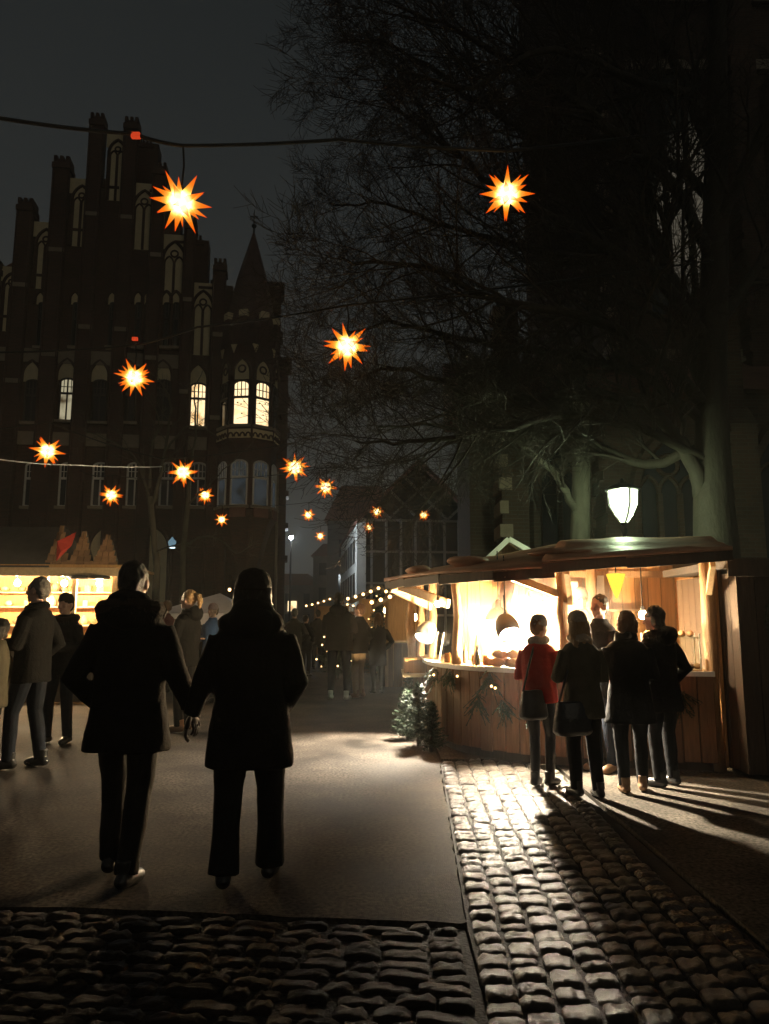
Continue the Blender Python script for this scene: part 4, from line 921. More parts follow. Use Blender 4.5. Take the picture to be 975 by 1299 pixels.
for k, (x, y, h_, r_) in enumerate(((0.42, 9.35, .75, .26), (0.30, 9.85, .62, .26), (0.34, 10.4, .8, .24), (0.55, 8.98, .55, .2))):
    fir('fir_bush', ('fir bush against the curved planks of the stall corner', 'fir bush standing out from the stall side into the street', 'tallest fir bush below the crate on the side ledge', 'smallest fir bush at the front of the rounded stall corner')[k], 'fir bush', (x, y, 0), h_, r_, 50 + k, 'fir bushes beside the stall')
def bough(px, zc, k, sz=0.26, glow=0):
    x, y = pathpt(px, -0.05); r2 = random.Random(k); mb = MB(); root = empty('fir_bough', (x, y, zc), 0, 'fir bough pinned to the plank front of the stall', 'fir bough', 'fir boughs on the stall front')
    for i in range(22):
        a = r2.uniform(-2.6, -.5); d = Vector((math.cos(a), r2.uniform(-.5, -.1), math.sin(a))).normalized(); needles(mb, Vector((r2.uniform(-.03, .03), -.01, r2.uniform(-.05, .1))), d, sz * r2.uniform(.5, 1), r2, 16, .05)
    mb.build('needles', M_fir, root)
    for i in range(glow): MB().ell((r2.uniform(-.08, .08), -.09, r2.uniform(-.1, .1)), (.014, .014, .014), None, 6, 4).build('light_bulb', M_fairy, root)
for k, (px, zc, sz, gl) in enumerate(((553, .84, .26, 1), (576, .86, .22, 1), (600, .62, .26, 0), (627, .88, .27, 2), (645, .6, .22, 0), (664, .56, .2, 0), (860, .72, .25, 0))): bough(px, zc, 70 + k, sz, gl)
# box and paper on the side ledge
tag(MB().box((0, 0, 0), (0.3, 0.4, 0.2)).build('wooden_crate', M_woodin, None, bevel=.01, loc=(0.42, 10.6, 0.9)), 'wooden crate on the side ledge by the rear log posts', 'crate')
wp(MB().box((0.42, 10.75, 0.78), (0.34, 1.1, 0.04)), 'side_ledge', M_board)
for yy in (10.3, 11.2): wp(MB().box((0.42, yy, 0.38), (0.06, 0.06, 0.76)), 'ledge_leg', M_darkwood)

# ------------------------------------------------------------------ closed booth beside it, hut behind
booth = empty('closed_booth', (4.6, 7.9, 0), 0, 'dark closed wooden booth with a wreath beside the lit stall', 'booth')
def bpart(mb, n, m, **k): return mb.build(n, m, booth, **k)
for i in range(12): bpart(MB().box((-0.98 + i * 0.17, -0.45, 1.02), (0.162, 0.03, 1.95)), 'wall_plank', M_darkwood)
for i in range(9): bpart(MB().box((-1.06, -0.38 + i * .17, 1.02), (0.03, 0.162, 1.95)), 'wall_plank', M_darkwood)
bpart(MB().box((0, 0.3, 2.08), (2.4, 1.7, 0.08)), 'roof', M_roofgrey); bpart(MB().box((0.0, -0.56, 2.04), (2.4, 0.03, 0.18)), 'fascia', M_darkwood)
bpart(MB().box((0.35, -0.62, 0.96), (1.2, 0.3, 0.04)), 'shelf', M_board); bpart(MB().box((-0.98 + 0.3, -0.475, 1.02), (0.05, 0.03, 1.9)), 'batten', M_darkwood)
mb = MB(); r2 = random.Random(4)
for i in range(60): a = i / 60 * 6.28; needles(mb, Vector((.2 * math.cos(a), 0, .26 * math.sin(a))), Vector((-math.sin(a), -.4, math.cos(a))).normalized(), .1, r2, 14, .07)
tag(mb.build('wreath', M_fir, None, loc=(3.98, 7.40, 1.5)), 'dark fir wreath hanging on the closed booth front', 'wreath')
hut = empty('market_hut', (3.0, 13.2, 0), 0, 'small market hut with white-edged gable behind the lit stall', 'market hut')
wa = at(622, 705, 13.2).x - 3.0; wb = at(650, 705, 13.2).x - 3.0; zA = at(632, 683, 13.2).z
mb = MB(); mb.prism([(wa - .1, 0), (3.0, 0), (3.0, zA - .45), (wa - .1, zA - .45)], 0.2, 2.4); mb.build('wall', M_wood, hut)
mb = MB(); mb.prism([(wa - .05, zA - .45), (wa + .85, zA - .45), (wa + .35, zA - .02)], 0.21, 1.2); mb.build('gable', M_wood, hut)
for a, b in (((wa - .2, .1, zA - .5), (wa + .35, .1, zA)), ((wa + .35, .1, zA), (wa + .95, .1, zA - .35))): MB().bar(a, b, .06, .09).build('barge_board', M_white, hut)
mb = MB(); mb.add([(wa + .4, 0, zA - .42), (3.4, 0, zA - .42), (3.4, 1.4, zA - .05), (wa + .4, 1.4, zA - .05), (wa + .4, 1.4, zA - .42), (3.4, 1.4, zA - .42)], [(0, 1, 2, 3), (0, 3, 4), (1, 5, 2), (3, 2, 5, 4), (0, 4, 5, 1)]); mb.build('roof', mat('green_felt', (.03, .06, .04), .7, .3, 5), hut)

# ------------------------------------------------------------------ street lamp
LP = at(790, 640, 12.4); lamp = empty('street_lamp', (LP.x, 12.4, 0), 0, 'lit street lamp with tapered glass lantern rising behind the stall roof', 'street lamp')
zl = LP.z; zb = at(790, 664, 12.4).z; zt = at(790, 622, 12.4).z
MB().tube([(0, 0, 0), (0, 0, .9), (0, 0, 1.0), (0, 0, zb - .3)], [.09, .08, .05, .04], 12).build('post', M_black, lamp, smooth=True)
MB().lathe([(.05, zb - .3), (.035, zb - .2), (.06, zb - .12), (.03, zb - .05), (.07, zb), (.05, zb + .02)], 12).build('neck', M_black, lamp, smooth=True)
MB().tube([(-.28, 0, zb - .26), (.28, 0, zb - .26)], .018, 6).build('ladder_bar', M_black, lamp)
M_lampbulb = emission('street_lamp_bulb', (0.78, 1.0, 0.58), 560)
MB().ell((0, 0, zl + .05), (.085, .085, .13)).build('bulb', M_lampbulb, lamp, smooth=True)
MB().lathe([(.29, zt), (.30, zt + .02), (.18, zt + .09), (.05, zt + .13), (.03, zt + .2)], 18).build('cap', M_black, lamp, smooth=True)
def lit_glass(name, col, st):
    m = bpy.data.materials.new(name); m.use_nodes = True; nt = m.node_tree; nt.nodes.clear(); N = nt.nodes.new; L = nt.links.new
    t = N('ShaderNodeBsdfTransparent'); e = N('ShaderNodeEmission'); a = N('ShaderNodeAddShader'); o = N('ShaderNodeOutputMaterial'); e.inputs['Color'].default_value = (*col, 1); e.inputs['Strength'].default_value = st
    L(t.outputs[0], a.inputs[0]); L(e.outputs[0], a.inputs[1]); L(a.outputs[0], o.inputs['Surface']); return m
M_lampglass = lit_glass('glowing_lamp_glass', (.85, 1.0, .7), 1.2)
M_rib = mat('pale_rib', (.5, .5, .45), .4, .1, 4)
for k in range(4):
    a = k * math.pi / 2 + .15; ca, sa = math.cos(a), math.sin(a)
    MB().tube([(.26 * ca, .26 * sa, zt), (.245 * ca, .245 * sa, zl), (.16 * ca, .16 * sa, zb + .14), (.06 * ca, .06 * sa, zb + .01)], .014, 6).build('rib', M_rib, lamp)
mb = MB(); mb.lathe([(.25, zt - .005), (.235, zl), (.15, zb + .14), (.055, zb + .02)], 20); mb.f = mb.f[:-2]; mb.build('glass', M_lampglass, lamp, smooth=True)

# floodlight at the hall corner and wall lantern on the hall
P = at(369, 681, 43.5); fl = empty('floodlight_pole', (P.x, P.y, 0), 0, 'floodlight on a thin pole just past the hall corner', 'floodlight')
MB().tube([(0, 0, 0), (0, 0, P.z)], [.07, .05], 8).build('pole', M_black, fl); MB().box((0, 0, P.z + .08), (.3, .2, .06)).build('housing', M_black, fl)
MB().ell((0, 0, P.z - .06), (.11, .11, .08)).build('lamp_head', emission('flood_lamp', (.80, .92, 1.0), 2600), fl)
P = at(218, 690, 35.5); lt = empty('wall_lantern', P, FA, 'bluish lantern fixed on the dark hall wall', 'lantern')
MB().lathe([(.12, -.16), (.2, .1), (.05, .28), (.02, .34)], 10).build('body', emission('blue_lantern', (.35, .6, .75), .35), lt); MB().lathe([(.16, -.2), (.16, -.17), (.0, -.17)], 10).build('bright_base', emission('blue_lantern_base', (.7, .9, 1), 2.5), lt); MB().bar((0, .1, .2), (0, 1.5, .3), .04, .04).build('bracket', M_black, lt)

# ------------------------------------------------------------------ shingled booth (left)
BY = 14.0; B0 = at(60, 787, BY); B0.z = 0
booth2 = empty('shingled_booth', B0, R(4), 'warmly lit booth with shingled turret roofs and red banner', 'booth')
def bx(px, py): q = at(px, py, BY); return q.x - B0.x, q.z
def b2(mb, n, m, parent=None, **k): return mb.build(n, m, parent or booth2, **k)
xl, xr = bx(-75, 700)[0], bx(150, 700)[0]; ze = bx(60, 728)[1]; zr2 = bx(30, 668)[1]
me = MB().box((0, 0, 0), (0.17, 0.03, 0.95)).mesh('plank', M_darkwood)
for i in range(int((xr - xl) / .175)): put('front_plank', me, booth2, (xl + .09 + i * .175, 0, .5))
b2(MB().box(((xl + xr) / 2, 0.12, 1.0), (xr - xl + .1, .45, .04)), 'counter_top', M_board)
b2(MB().box(((xl + xr) / 2, 2.0, 1.25), (xr - xl, .05, 2.5)), 'back_wall', M_woodin); 
for s, x in ((0, xl), (1, xr)): b2(MB().box((x, 1.0, 1.25), (.05, 2.0, 2.5)), 'side_wall', M_woodin)
for px in (-30, 62, 97, 146): x = bx(px, 700)[0]; b2(MB().box((x, -.02, ze / 2), (.075, .075, ze)), 'post', M_board)
b2(MB().box(((xl + xr) / 2, -.3, ze + .02), (xr - xl + .5, .05, .16)), 'eave_board', M_board)
b2(MB().box(((xl + xr) / 2, .8, ze + .13), (xr - xl + .4, 2.3, .05)), 'ceiling', M_woodin)
for zz in (1.42, 1.8, 2.1): b2(MB().box(((xl + xr) / 2, 1.8, zz), (xr - xl - .2, .3, .03)), 'shelf', M_board)
# dark main roof (steep) then three shingled pyramids
mb = MB(); xk = bx(62, 700)[0]
mb.add([(xl - .3, -.4, ze + .1), (xk + .15, -.4, ze + .1), (xk, .9, zr2 + .1), (xl, .9, zr2 + .1), (xl - .3, 2.2, ze + .1), (xk + .15, 2.2, ze + .1)], [(0, 1, 2, 3), (4, 3, 2, 5), (0, 3, 4), (1, 5, 2), (0, 4, 5, 1)]); b2(mb, 'main_roof', M_roofgrey)
M_shing = mat('wood_shingle', (.22, .12, .06), .75, .3, 5, .3, 12, objvar=.3)
for k, (pc, pw, pt) in enumerate(((79, 24, 668), (107, 24, 676), (137, 26, 680))):
    xc = bx(pc, 700)[0]; hw = 1.05 * (bx(pc + pw, 700)[0] - bx(pc - pw, 700)[0]) / 4; zt2 = bx(pc, pt)[1]; n = 6
    tw = b2(MB().lathe([(hw * 1.3, ze + .08), (hw * .18, zt2)], 4), 'turret_roof', M_roofgrey); tw.location = (xc, -.05, 0); tw.rotation_euler = (0, 0, R(45)); 
    for r_ in range(n):
        z0 = ze + .06 + (zt2 - ze - .1) * r_ / n; w0 = hw * (1.18 - 1.12 * r_ / n); yv = -.05 - hw * (1.02 - .85 * r_ / n)
        m_ = 3 if r_ < 3 else 2
        for q in range(m_):
            wd = 2 * w0 / m_; Mx = Matrix.Translation((xc - w0 + wd * (q + .5), yv - .02, z0 + .1)) @ Matrix.Rotation(R(-20), 4, 'X')
            b2(MB().box((0, 0, 0), (wd - .012, .025, (zt2 - ze) / n * 1.12), M=Mx), 'shingle', M_shing)
mb = MB(); a = bx(84, 690); b = bx(105, 678); c = bx(84, 715); mb.add([(a[0], -.5, a[1]), (b[0], -.42, b[1]), (b[0] - .05, -.46, b[1] - .25), (c[0], -.55, c[1]), (a[0] + .1, -.56, a[1] - .2)], [(0, 1, 2, 4), (4, 2, 3), (0, 4, 3)])
b2(mb, 'red_banner', mat('red_cloth', (.42, .03, .015), .8, .2, 5))
M_b2 = emission('booth_bulb', (1.0, .74, .42), 3200)
for k, px in enumerate((-20, 20, 78, 122)):
    x, z = bx(px, 738); P = B0 + Matrix.Rotation(R(4), 3, 'Z') @ Vector((x, .12, 2.22)); bulb(P, .05, M_b2, 'booth_lamp', 'bare bulb under the shingled booth ceiling', 2.6)['group'] = 'bulbs inside the shingled booth'
cols_ = [(.6, .3, .1), (.5, .08, .05), (.7, .6, .4), (.3, .2, .1), (.65, .5, .2)]
gm = [mat('ware_%d' % i, c, .5, .2, 8) for i, c in enumerate(cols_)]
shp = [MB().lathe([(.05, 0), (.075, .03), (.08, .1), (.05, .16), (.03, .18), (.035, .2), (0, .2)], 10).mesh('ware', None, True), MB().ell((0, 0, .08), (.09, .09, .08), None, 10, 7).mesh('ware', None, True), MB().box((0, 0, .07), (.13, .1, .14)).mesh('ware', None)]
wr = [];
for i, s_ in enumerate(shp):
    for j, m_ in enumerate(gm): q = s_.copy(); q.materials.append(m_); wr.append((q, ('jug', 'bauble', 'gift box')[i], ('orange', 'red', 'cream', 'brown', 'golden')[j]))
for zz in (1.44, 1.82, 2.12):
    x = xl + .3
    while x < xr - .2:
        q, nm, cn = rnd.choice(wr); P = B0 + Matrix.Rotation(R(4), 3, 'Z') @ Vector((x, 1.78, zz)); tag(put(nm.replace(' ', '_'), q, None, P, (0, 0, rnd.uniform(0, 3)), (rnd.uniform(.7, 1.1),) * 3), '%s %s on the lit shelves of the shingled booth' % (cn, nm), nm, 'wares on the booth shelves'); x += rnd.uniform(.17, .34)
for k, px in enumerate((110, 134)):
    x, z = bx(px, 737); P = B0 + Vector((x, -.34, z + .02)); tag(MB().lathe([(.17, 0), (.2, .02), (.19, .05), (.1, .07)], 14).build('hanging_pan', M_black, None, smooth=True, loc=P, rot=(0, 0, 0)), 'black round pan hanging under the eave of the shingled booth', 'pan', 'pans under the booth eave')

# ------------------------------------------------------------------ far stalls, tent, lit fir trees
def far_stall(px0, px1, Y, pyt, label, br):
    a = at(px0, 787, Y); b = at(px1, 787, Y); zt = at(px0, pyt, Y).z; o = empty('far_stall', ((a.x + b.x) / 2, Y, 0), 0, label, 'market stall'); W = b.x - a.x
    for i in range(int(W / .2)): MB().box((-W / 2 + .1 + i * .2, 0, .5), (.19, .03, 1.0)).build('front_plank', M_wood, o)
    MB().box((0, .1, 1.02), (W + .1, .5, .04)).build('counter_top', M_board, o); MB().box((0, 1.8, 1.1), (W, .05, 2.2)).build('back_wall', M_woodin, o)
    for s in (-1, 1): MB().box((s * (W / 2 - .04), 0, zt / 2 - .2), (.08, .08, zt - .4)).build('post', M_log, o)
    mb = MB(); mb.prism([(-W / 2 - .3, zt - .45), (0, zt), (W / 2 + .3, zt - .45), (W / 2 + .3, zt - .52), (0, zt - .07), (-W / 2 - .3, zt - .52)], -.5, 2.0); mb.build('roof', M_darkwood, o)
    MB().ell((.2, .4, zt - .75), (.07, .07, .08)).build('bulb', emission('far_bulb', (1, .72, .38), br), o)
    for i in range(9): t = i / 8 * 2 - 1; MB().ell((t * (W / 2 + .3), -.55, zt - .42 - .1 * (1 - t * t) + (.4 * (1 - abs(t)))), (.045, .045, .045), None, 6, 4).build('garland_bulb', M_fairy, o)
    return o
far_stall(455, 505, 22.0, 742, 'small far wooden stall with bulb garland past the rounded stall', 130)
far_stall(488, 545, 17.5, 742, 'far wooden stall with bulb garland right behind the rear log posts', 160)
far_stall(398, 440, 34.0, 757, 'tiny distant lit stall at the end of the street', 60)
fir('christmas_tree', 'fir tree with warm bulbs beside the waiting group', 'christmas tree', (at(428, 787, 19.5).x, 19.5, 0), 2.1, .62, 91, 'lit fir trees', 26)
fir('christmas_tree', 'fir tree with warm bulbs between the far stalls', 'christmas tree', (at(480, 787, 20).x, 20, 0), 2.25, .6, 92, 'lit fir trees', 26)
tent = empty('white_tent', (at(262, 787, 21).x, 21, 0), 0, 'white peaked market tent in front of the hall', 'tent')
M_tent = mat('tent_canvas', (.62, .58, .64), .7, .1, 3); tw_ = 1.3; ztn = at(262, 778, 21).z; ztp = at(283, 757, 21).z
mb = MB(); mb.add([(-tw_, -1, ztn), (tw_, -1, ztn), (tw_, 1, ztn), (-tw_, 1, ztn), (.35, 0, ztp + .1)], [(0, 1, 4), (1, 2, 4), (2, 3, 4), (3, 0, 4), (3, 2, 1, 0)]); mb.build('canopy', M_tent, tent)
MB().box((0, -1.0, ztn - .16), (2 * tw_, .02, .3)).build('valance', M_tent, tent)
for s in (-1, 1):
    for t in (-1, 1): MB().box((s * (tw_ - .04), t * .95, ztn / 2), (.05, .05, ztn)).build('pole', M_white, tent)
P = at(291, 748, 20); bulb(P, .04, M_fairy, 'hanging_bulb', 'single small bulb over the white tent peak', P.z + .4)

# ------------------------------------------------------------------ people
FOLD = bpy.data.textures.new('cloth_folds', 'CLOUDS'); FOLD.noise_scale = 0.16; FOLD.noise_depth = 2
HAIRT = bpy.data.textures.new('hair_clumps', 'CLOUDS'); HAIRT.noise_scale = 0.035; HAIRT.noise_depth = 1
SC2 = bpy.data.scenes.new('workbench')
def organic(mb, name, m, parent, voxel, smooth=5, disp=0.0, tex=None):
    me = mb.mesh(name, None); tmp = bpy.data.objects.new('tmp', me); SC2.collection.objects.link(tmp)
    md = tmp.modifiers.new('r', 'REMESH'); md.mode = 'VOXEL'; md.voxel_size = voxel
    sm = tmp.modifiers.new('s', 'SMOOTH'); sm.iterations = smooth; sm.factor = 0.5
    if disp:
        d = tmp.modifiers.new('d', 'DISPLACE'); d.texture = tex or FOLD; d.strength = disp; d.mid_level = 0.5
    SC2.view_layers[0].update(); dg = SC2.view_layers[0].depsgraph; me2 = bpy.data.meshes.new_from_object(tmp.evaluated_get(dg)); bpy.data.objects.remove(tmp); bpy.data.meshes.remove(me)
    me2.name = name; me2.materials.clear(); me2.materials.append(m); me2.polygons.foreach_set('use_smooth', [True] * len(me2.polygons))
    return put(name, me2, parent)
M_coatk = mat('black_coat', (.0065, .0062, .0062), .85, .3, 12, .3, 60, spec=.1)
M_coatg = mat('charcoal_jacket', (.016, .014, .013), .75, .2, 12, .3, 60, spec=.12)
M_jeans = mat('dark_jeans', (.010, .013, .02), .75, .2, 20, .2, 90, spec=.12)
M_blackt = mat('black_trousers', (.008, .008, .009), .7, .2, 20, .2, 60, spec=.12)
M_shoe = mat('black_shoe', (.015, .014, .013), .4, .2, 10)
M_tan = mat('tan_shoe', (.22, .12, .06), .5, .2, 10)
ARM = {'down': ((.25, -.03, 1.13), (.26, .06, .88)), 'pocket': ((.31, -.07, 1.12), (.19, .11, .96)), 'front': ((.25, .02, 1.12), (.10, .27, 1.13)), 'chest': ((.24, .06, 1.13), (.08, .24, 1.24)), 'hold': ((.26, -.02, 1.15), (.345, .02, .93)), 'counter': ((.24, .1, 1.15), (.2, .36, 1.12)), 'bag': ((.27, -.05, 1.13), (.22, .14, 1.02))}
def hand(mb, w_, d, side, k):
    d = d.normalized(); x_ = Vector((side * 0.3, .95, 0)); x_ = (x_ - d * x_.dot(d)).normalized(); n_ = d.cross(x_); c = w_ + d * .045 * k
    Rm = Matrix((x_, n_, d)).transposed(); mb.ell(c, (.038 * k, .017 * k, .05 * k), Rm, 10, 7)
    for i, L_ in enumerate((.062, .072, .068, .052)):
        b = c + d * .035 * k + x_ * (.028 - .019 * i) * k; cv = n_ * (-side) * .012 * k
        mb.tube([b - d * .01 * k, b + d * L_ * .45 * k + cv * .4, b + d * L_ * .8 * k + cv * 1.6, b + d * L_ * .98 * k + cv * 3], [.0092 * k, .009 * k, .0082 * k, .006 * k], 7)
    b = c + x_ * .03 * k - d * .02 * k; mb.tube([b, b + (x_ * .75 + d * .6) * .03 * k, b + (x_ * .6 + d * .9) * .055 * k - n_ * side * .01 * k], [.011 * k, .010 * k, .007 * k], 7)
M_handshade = mat('shaded_hand', (.02, .012, .009), .7, .2, 20)  # bare hands coloured dark; the shade on them is put into the colour
def person(label, foot, top, heading, coat, tr, shoes=M_shoe, arms=('pocket', 'pocket'), hem=.72, hair='short', hairm=None, hat=None, hatm=None, yaw=0, nod=0, feet=((-.1, 0), (.1, .0)), width=1.0, slim=1.0, collar=None, fur=None, vox=.013, Y=None, H=None, flare=.0, group=None, hood=False, cuff=.055, base=0.0, scarf=None, lean=0.0, armpos=None, furr=1.0, cape=False, hatk=1.0, hand_shade=False):
    g_ = grd(*foot) if Y is None else Vector((at(foot[0], 787, Y).x, Y, 0)); g_.z = base
    H_ = H if H else at(foot[0], top, g_.y).z - base
    if hat: H_ -= .025
    k = H_ / 1.75; root = empty('person', g_, heading, label, 'person', group); wd = width
    sk = MB(); cl = MB(); tb = MB()
    hipz = .92 * k; ln = lean
    def tz_(p): p = Vector(p) * k; p.y += ln * max(0, p.z / k - .9); return p
    # legs
    knees = []
    for s, (fx, fy) in zip((-1, 1), feet):
        hip = Vector((s * .085 * wd, 0, .90)); ank = Vector((fx, fy - .0, .09)); kn = (hip + ank) / 2 + Vector((s * .005, .035 + abs(fy) * .15, .02))
        sk.tube([hip * k, kn * k, ank * k], [.07 * k, .048 * k, .034 * k], 10); sk.ell((ank + Vector((0, .05, -.05))) * k, (.035 * k, .1 * k, .03 * k))
        mid1 = hip.lerp(kn, .5); mid2 = kn.lerp(ank, .5)
        tb.tube([(hip + Vector((0, 0, .03))) * k, mid1 * k, kn * k, mid2 * k, (ank + Vector((0, 0, -.015))) * k], [.10 * k * slim, .085 * k * slim, .07 * k * slim, .064 * k * slim, cuff * k], 12)
        knees.append(ank)
    tb.loft([(0, 0, .80 * k, .10 * k * wd, .09 * k), (0, 0, .86 * k, .165 * k * wd, .11 * k), (0, 0, .95 * k, .16 * k * wd, .11 * k), (0, 0, 1.02 * k, .14 * k * wd, .10 * k)])
    # torso
    sk.loft([(0, 0, .86 * k, .14 * k * wd, .09 * k), (0, .0, 1.05 * k, .13 * k * wd, .085 * k), (0, tz_((0, 0, 1.25)).y, 1.25 * k, .15 * k * wd, .10 * k), (0, tz_((0, 0, 1.4)).y, 1.40 * k, .15 * k * wd, .08 * k), (0, tz_((0, 0, 1.46)).y, 1.46 * k, .07 * k, .06 * k)])
    hc = tz_((0, 0, 1.5)); Hr = Matrix.Rotation(yaw, 3, 'Z') @ Matrix.Rotation(nod, 3, 'X')
    def hp(p): return hc + Hr @ ((Vector(p) - Vector((0, 0, 1.5))) * k)
    sk.tube([tz_((0, -.015, 1.42)), hp((0, -.005, 1.52)), hp((0, 0, 1.60))], [.062 * k, .054 * k, .055 * k], 10)
    sk.ell(hp((0, -.012, 1.642)), (.074 * k, .094 * k, .105 * k), Hr); sk.ell(hp((0, .03, 1.582)), (.054 * k, .06 * k, .058 * k), Hr)
    sk.ell(hp((0, .055, 1.645)), (.05 * k, .035 * k, .06 * k), Hr)
    sk.tube([hp((0, .078, 1.655)), hp((0, .098, 1.625)), hp((0, .109, 1.605)), hp((0, .088, 1.597))], [.010 * k, .013 * k, .016 * k, .014 * k], 8)
    sk.ell(hp((0, .083, 1.567)), (.024 * k, .012 * k, .011 * k), Hr); sk.ell(hp((0, .075, 1.538)), (.024 * k, .018 * k, .018 * k), Hr); sk.ell(hp((0, .08, 1.668)), (.048 * k, .014 * k, .011 * k), Hr)
    for s in (-1, 1): sk.ell(hp((s * .077, -.01, 1.625)), (.012 * k, .024 * k, .032 * k), Hr); sk.ell(hp((s * .04, .068, 1.61)), (.02 * k, .018 * k, .02 * k), Hr)
    # coat body
    hr = .20 + flare
    rings = [(0, 0, hem, hr * wd, .145 + flare * .7), (0, 0, hem + .05, (hr - .002) * wd, .145 + flare * .7), (0, 0, (hem + .95) / 2 + .02, (.195 + flare * .4) * wd, .14), (0, 0, 1.03, .18 * wd, .13), (0, 0, 1.16, .185 * wd, .132), (0, 0, 1.29, .195 * wd, .132), (0, -.005, 1.38, .19 * wd, .118), (0, -.01, 1.435, .145 * wd, .095), (0, -.01, 1.47, .085, .082), (0, -.01, 1.51, .07, .075)]
    if hem > .93: rings = [(0, 0, hem, .185 * wd, .13)] + [r for r in rings if r[2] > hem + .04]
    cl.loft([(r[0], tz_((0, r[1], r[2])).y, r[2] * k, r[3] * k, r[4] * k) for r in rings], 24, 2.3)
    if cape: cl.ell(tz_((0, -.05, 1.455)), (.20 * k, .13 * k, .095 * k)); cl.ell(tz_((0, -.07, 1.52)), (.13 * k, .10 * k, .08 * k))
    hands = MB()
    for s, a in zip((-1, 1), arms):
        e_, w_ = (armpos[s] if armpos and s in armpos else ARM[a]); sh_ = Vector((s * .158 * wd, -.01, 1.372)); e_ = Vector((s * e_[0] * (.85 + .15 * wd), e_[1], e_[2])); w_ = Vector((s * w_[0], w_[1], w_[2]))
        S, E_, W_ = tz_(sh_), tz_(e_), tz_(w_)
        sk.tube([S, E_, W_], [.05 * k, .038 * k, .026 * k], 9)
        cl.tube([S, S.lerp(E_, .5), E_, E_.lerp(W_, .5), W_], [.072 * k, .071 * k, .066 * k, .06 * k, .052 * k], 12)
        if a != 'pocket': hand(hands, W_ + (W_ - E_).normalized() * .01 * k, W_ - E_, s, k)
    body = organic(sk, 'body', M_skin, root, vox * .8, 3)
    if hands.v:
        bm = bmesh.new(); bm.from_mesh(body.data); hm = hands.mesh('h', None, True); nf = len(bm.faces); bm.from_mesh(hm); bm.faces.ensure_lookup_table(); body.data.materials.append(M_handshade if hand_shade else M_skin)
        for f_ in bm.faces[nf:]: f_.material_index = 1
        bm.to_mesh(body.data); bm.free(); bpy.data.meshes.remove(hm)
    coat_o = organic(cl, 'coat', coat, root, vox, 4, .022)
    organic(tb, 'trousers', tr, root, vox, 3, .016)
    if collar:
        mb = MB(); mb.tube([tz_((.085 * math.cos(a), .08 * math.sin(a) - .015, 1.475 + .02 * math.sin(-a))) for a in [2 * math.pi * i / 16 for i in range(17)]], .035 * k, 8); organic(mb, 'collar', collar, root, .011, 3, .02)
    if hood:
        mb = MB(); mb.ell(tz_((0, -.12, 1.46)), (.14 * k, .075 * k, .10 * k)); mb.tube([tz_((.12 * math.cos(a), .09 * math.sin(a) - .04, 1.475)) for a in [math.pi + math.pi * i / 10 for i in range(11)]], .045 * k, 8); organic(mb, 'hood', coat, root, .012, 4, .03)
    for s, ank in zip((-1, 1), knees):
        mb = MB(); a = ank * k; yr = R(-8 * s)
        def sp(x, y, z): v = Matrix.Rotation(yr, 3, 'Z') @ Vector((x, y, 0)); return Vector((a.x + v.x * k, a.y + v.y * k, z * k))
        mb.tube([sp(0, -.075, .04), sp(0, -.06, .05), sp(0, 0, .055), sp(0, .08, .045), sp(0, .145, .034), sp(0, .175, .03)], [.025 * k, .04 * k, .046 * k, .046 * k, .036 * k, .015 * k], 12); mb.tube([sp(0, -.02, .05), sp(0, -.02, .16)], [.045 * k, .047 * k], 10)
        mb.v = [(x, y, max(z, 0.002)) for x, y, z in mb.v]; organic(mb, 'shoe', shoes, root, .009, 2)
    if hairm:
        mb = MB(); mb.ell(hp((0, -.028, 1.662)), (.084 * k, .096 * k, .103 * k), Hr)
        if hair in ('long', 'bob'):
            zl_ = 1.38 if hair == 'long' else 1.53
            for s in (-1, 0, 1): mb.tube([hp((s * .06, -.06 + .02 * abs(s), 1.66)), hp((s * .075, -.055 + .02 * abs(s), 1.56)), hp((s * .07, -.07, zl_))], [.05 * k, .045 * k, .03 * k], 9)
        if hair == 'pony': mb.tube([hp((0, -.11, 1.69)), hp((0, -.16, 1.68)), hp((0, -.18, 1.60)), hp((0, -.165, 1.50))], [.03 * k, .04 * k, .035 * k, .015 * k], 9)
        if hair == 'short': mb.ell(hp((0, -.06, 1.62)), (.07 * k, .06 * k, .075 * k), Hr)
        organic(mb, 'hair', hairm, root, .010, 1, .022, HAIRT)
    if hat == 'beanie':
        mb = MB(); pts = [(.080, 1.648), (.090, 1.652), (.092, 1.675), (.088, 1.70), (.078, 1.735), (.055, 1.765), (.02, 1.78), (.0, 1.782)]
        for i in range(len(pts)): pass
        rg = [hp((0, -.012, z)) for r, z in pts]; b = len(mb.v); n = 18; vs = []
        for (r, z) in pts:
            for q in range(n): a = 2 * math.pi * q / n; vs.append(hp((hatk * r * .98 * math.cos(a), -.012 + hatk * r * 1.17 * math.sin(a), z - .05 * r * math.sin(-a) * 4 * .3)))
        fs = [(i * n + q, i * n + (q + 1) % n, (i + 1) * n + (q + 1) % n, (i + 1) * n + q) for i in range(len(pts) - 1) for q in range(n)] + [tuple(range(n - 1, -1, -1))]
        mb.add(vs, fs); organic(mb, 'knit_hat', hatm, root, .010, 2, .006, HAIRT)
    if hat == 'beret':
        mb = MB(); mb.ell(hp((.01, -.03, 1.725)), (.125 * k, .13 * k, .05 * k), Hr @ Matrix.Rotation(R(-8), 3, 'X')); mb.ell(hp((0, -.015, 1.69)), (.088 * k, .102 * k, .06 * k), Hr); organic(mb, 'soft_cap', hatm, root, .011, 3, .008)
    if scarf:
        mb = MB(); mb.tube([tz_((.08 * math.cos(a), .085 * math.sin(a) - .005, 1.50 + .01 * math.sin(3 * a))) for a in [2 * math.pi * i / 16 for i in range(17)]], .04 * k, 8); organic(mb, 'scarf', scarf, root, .012, 2, .02)
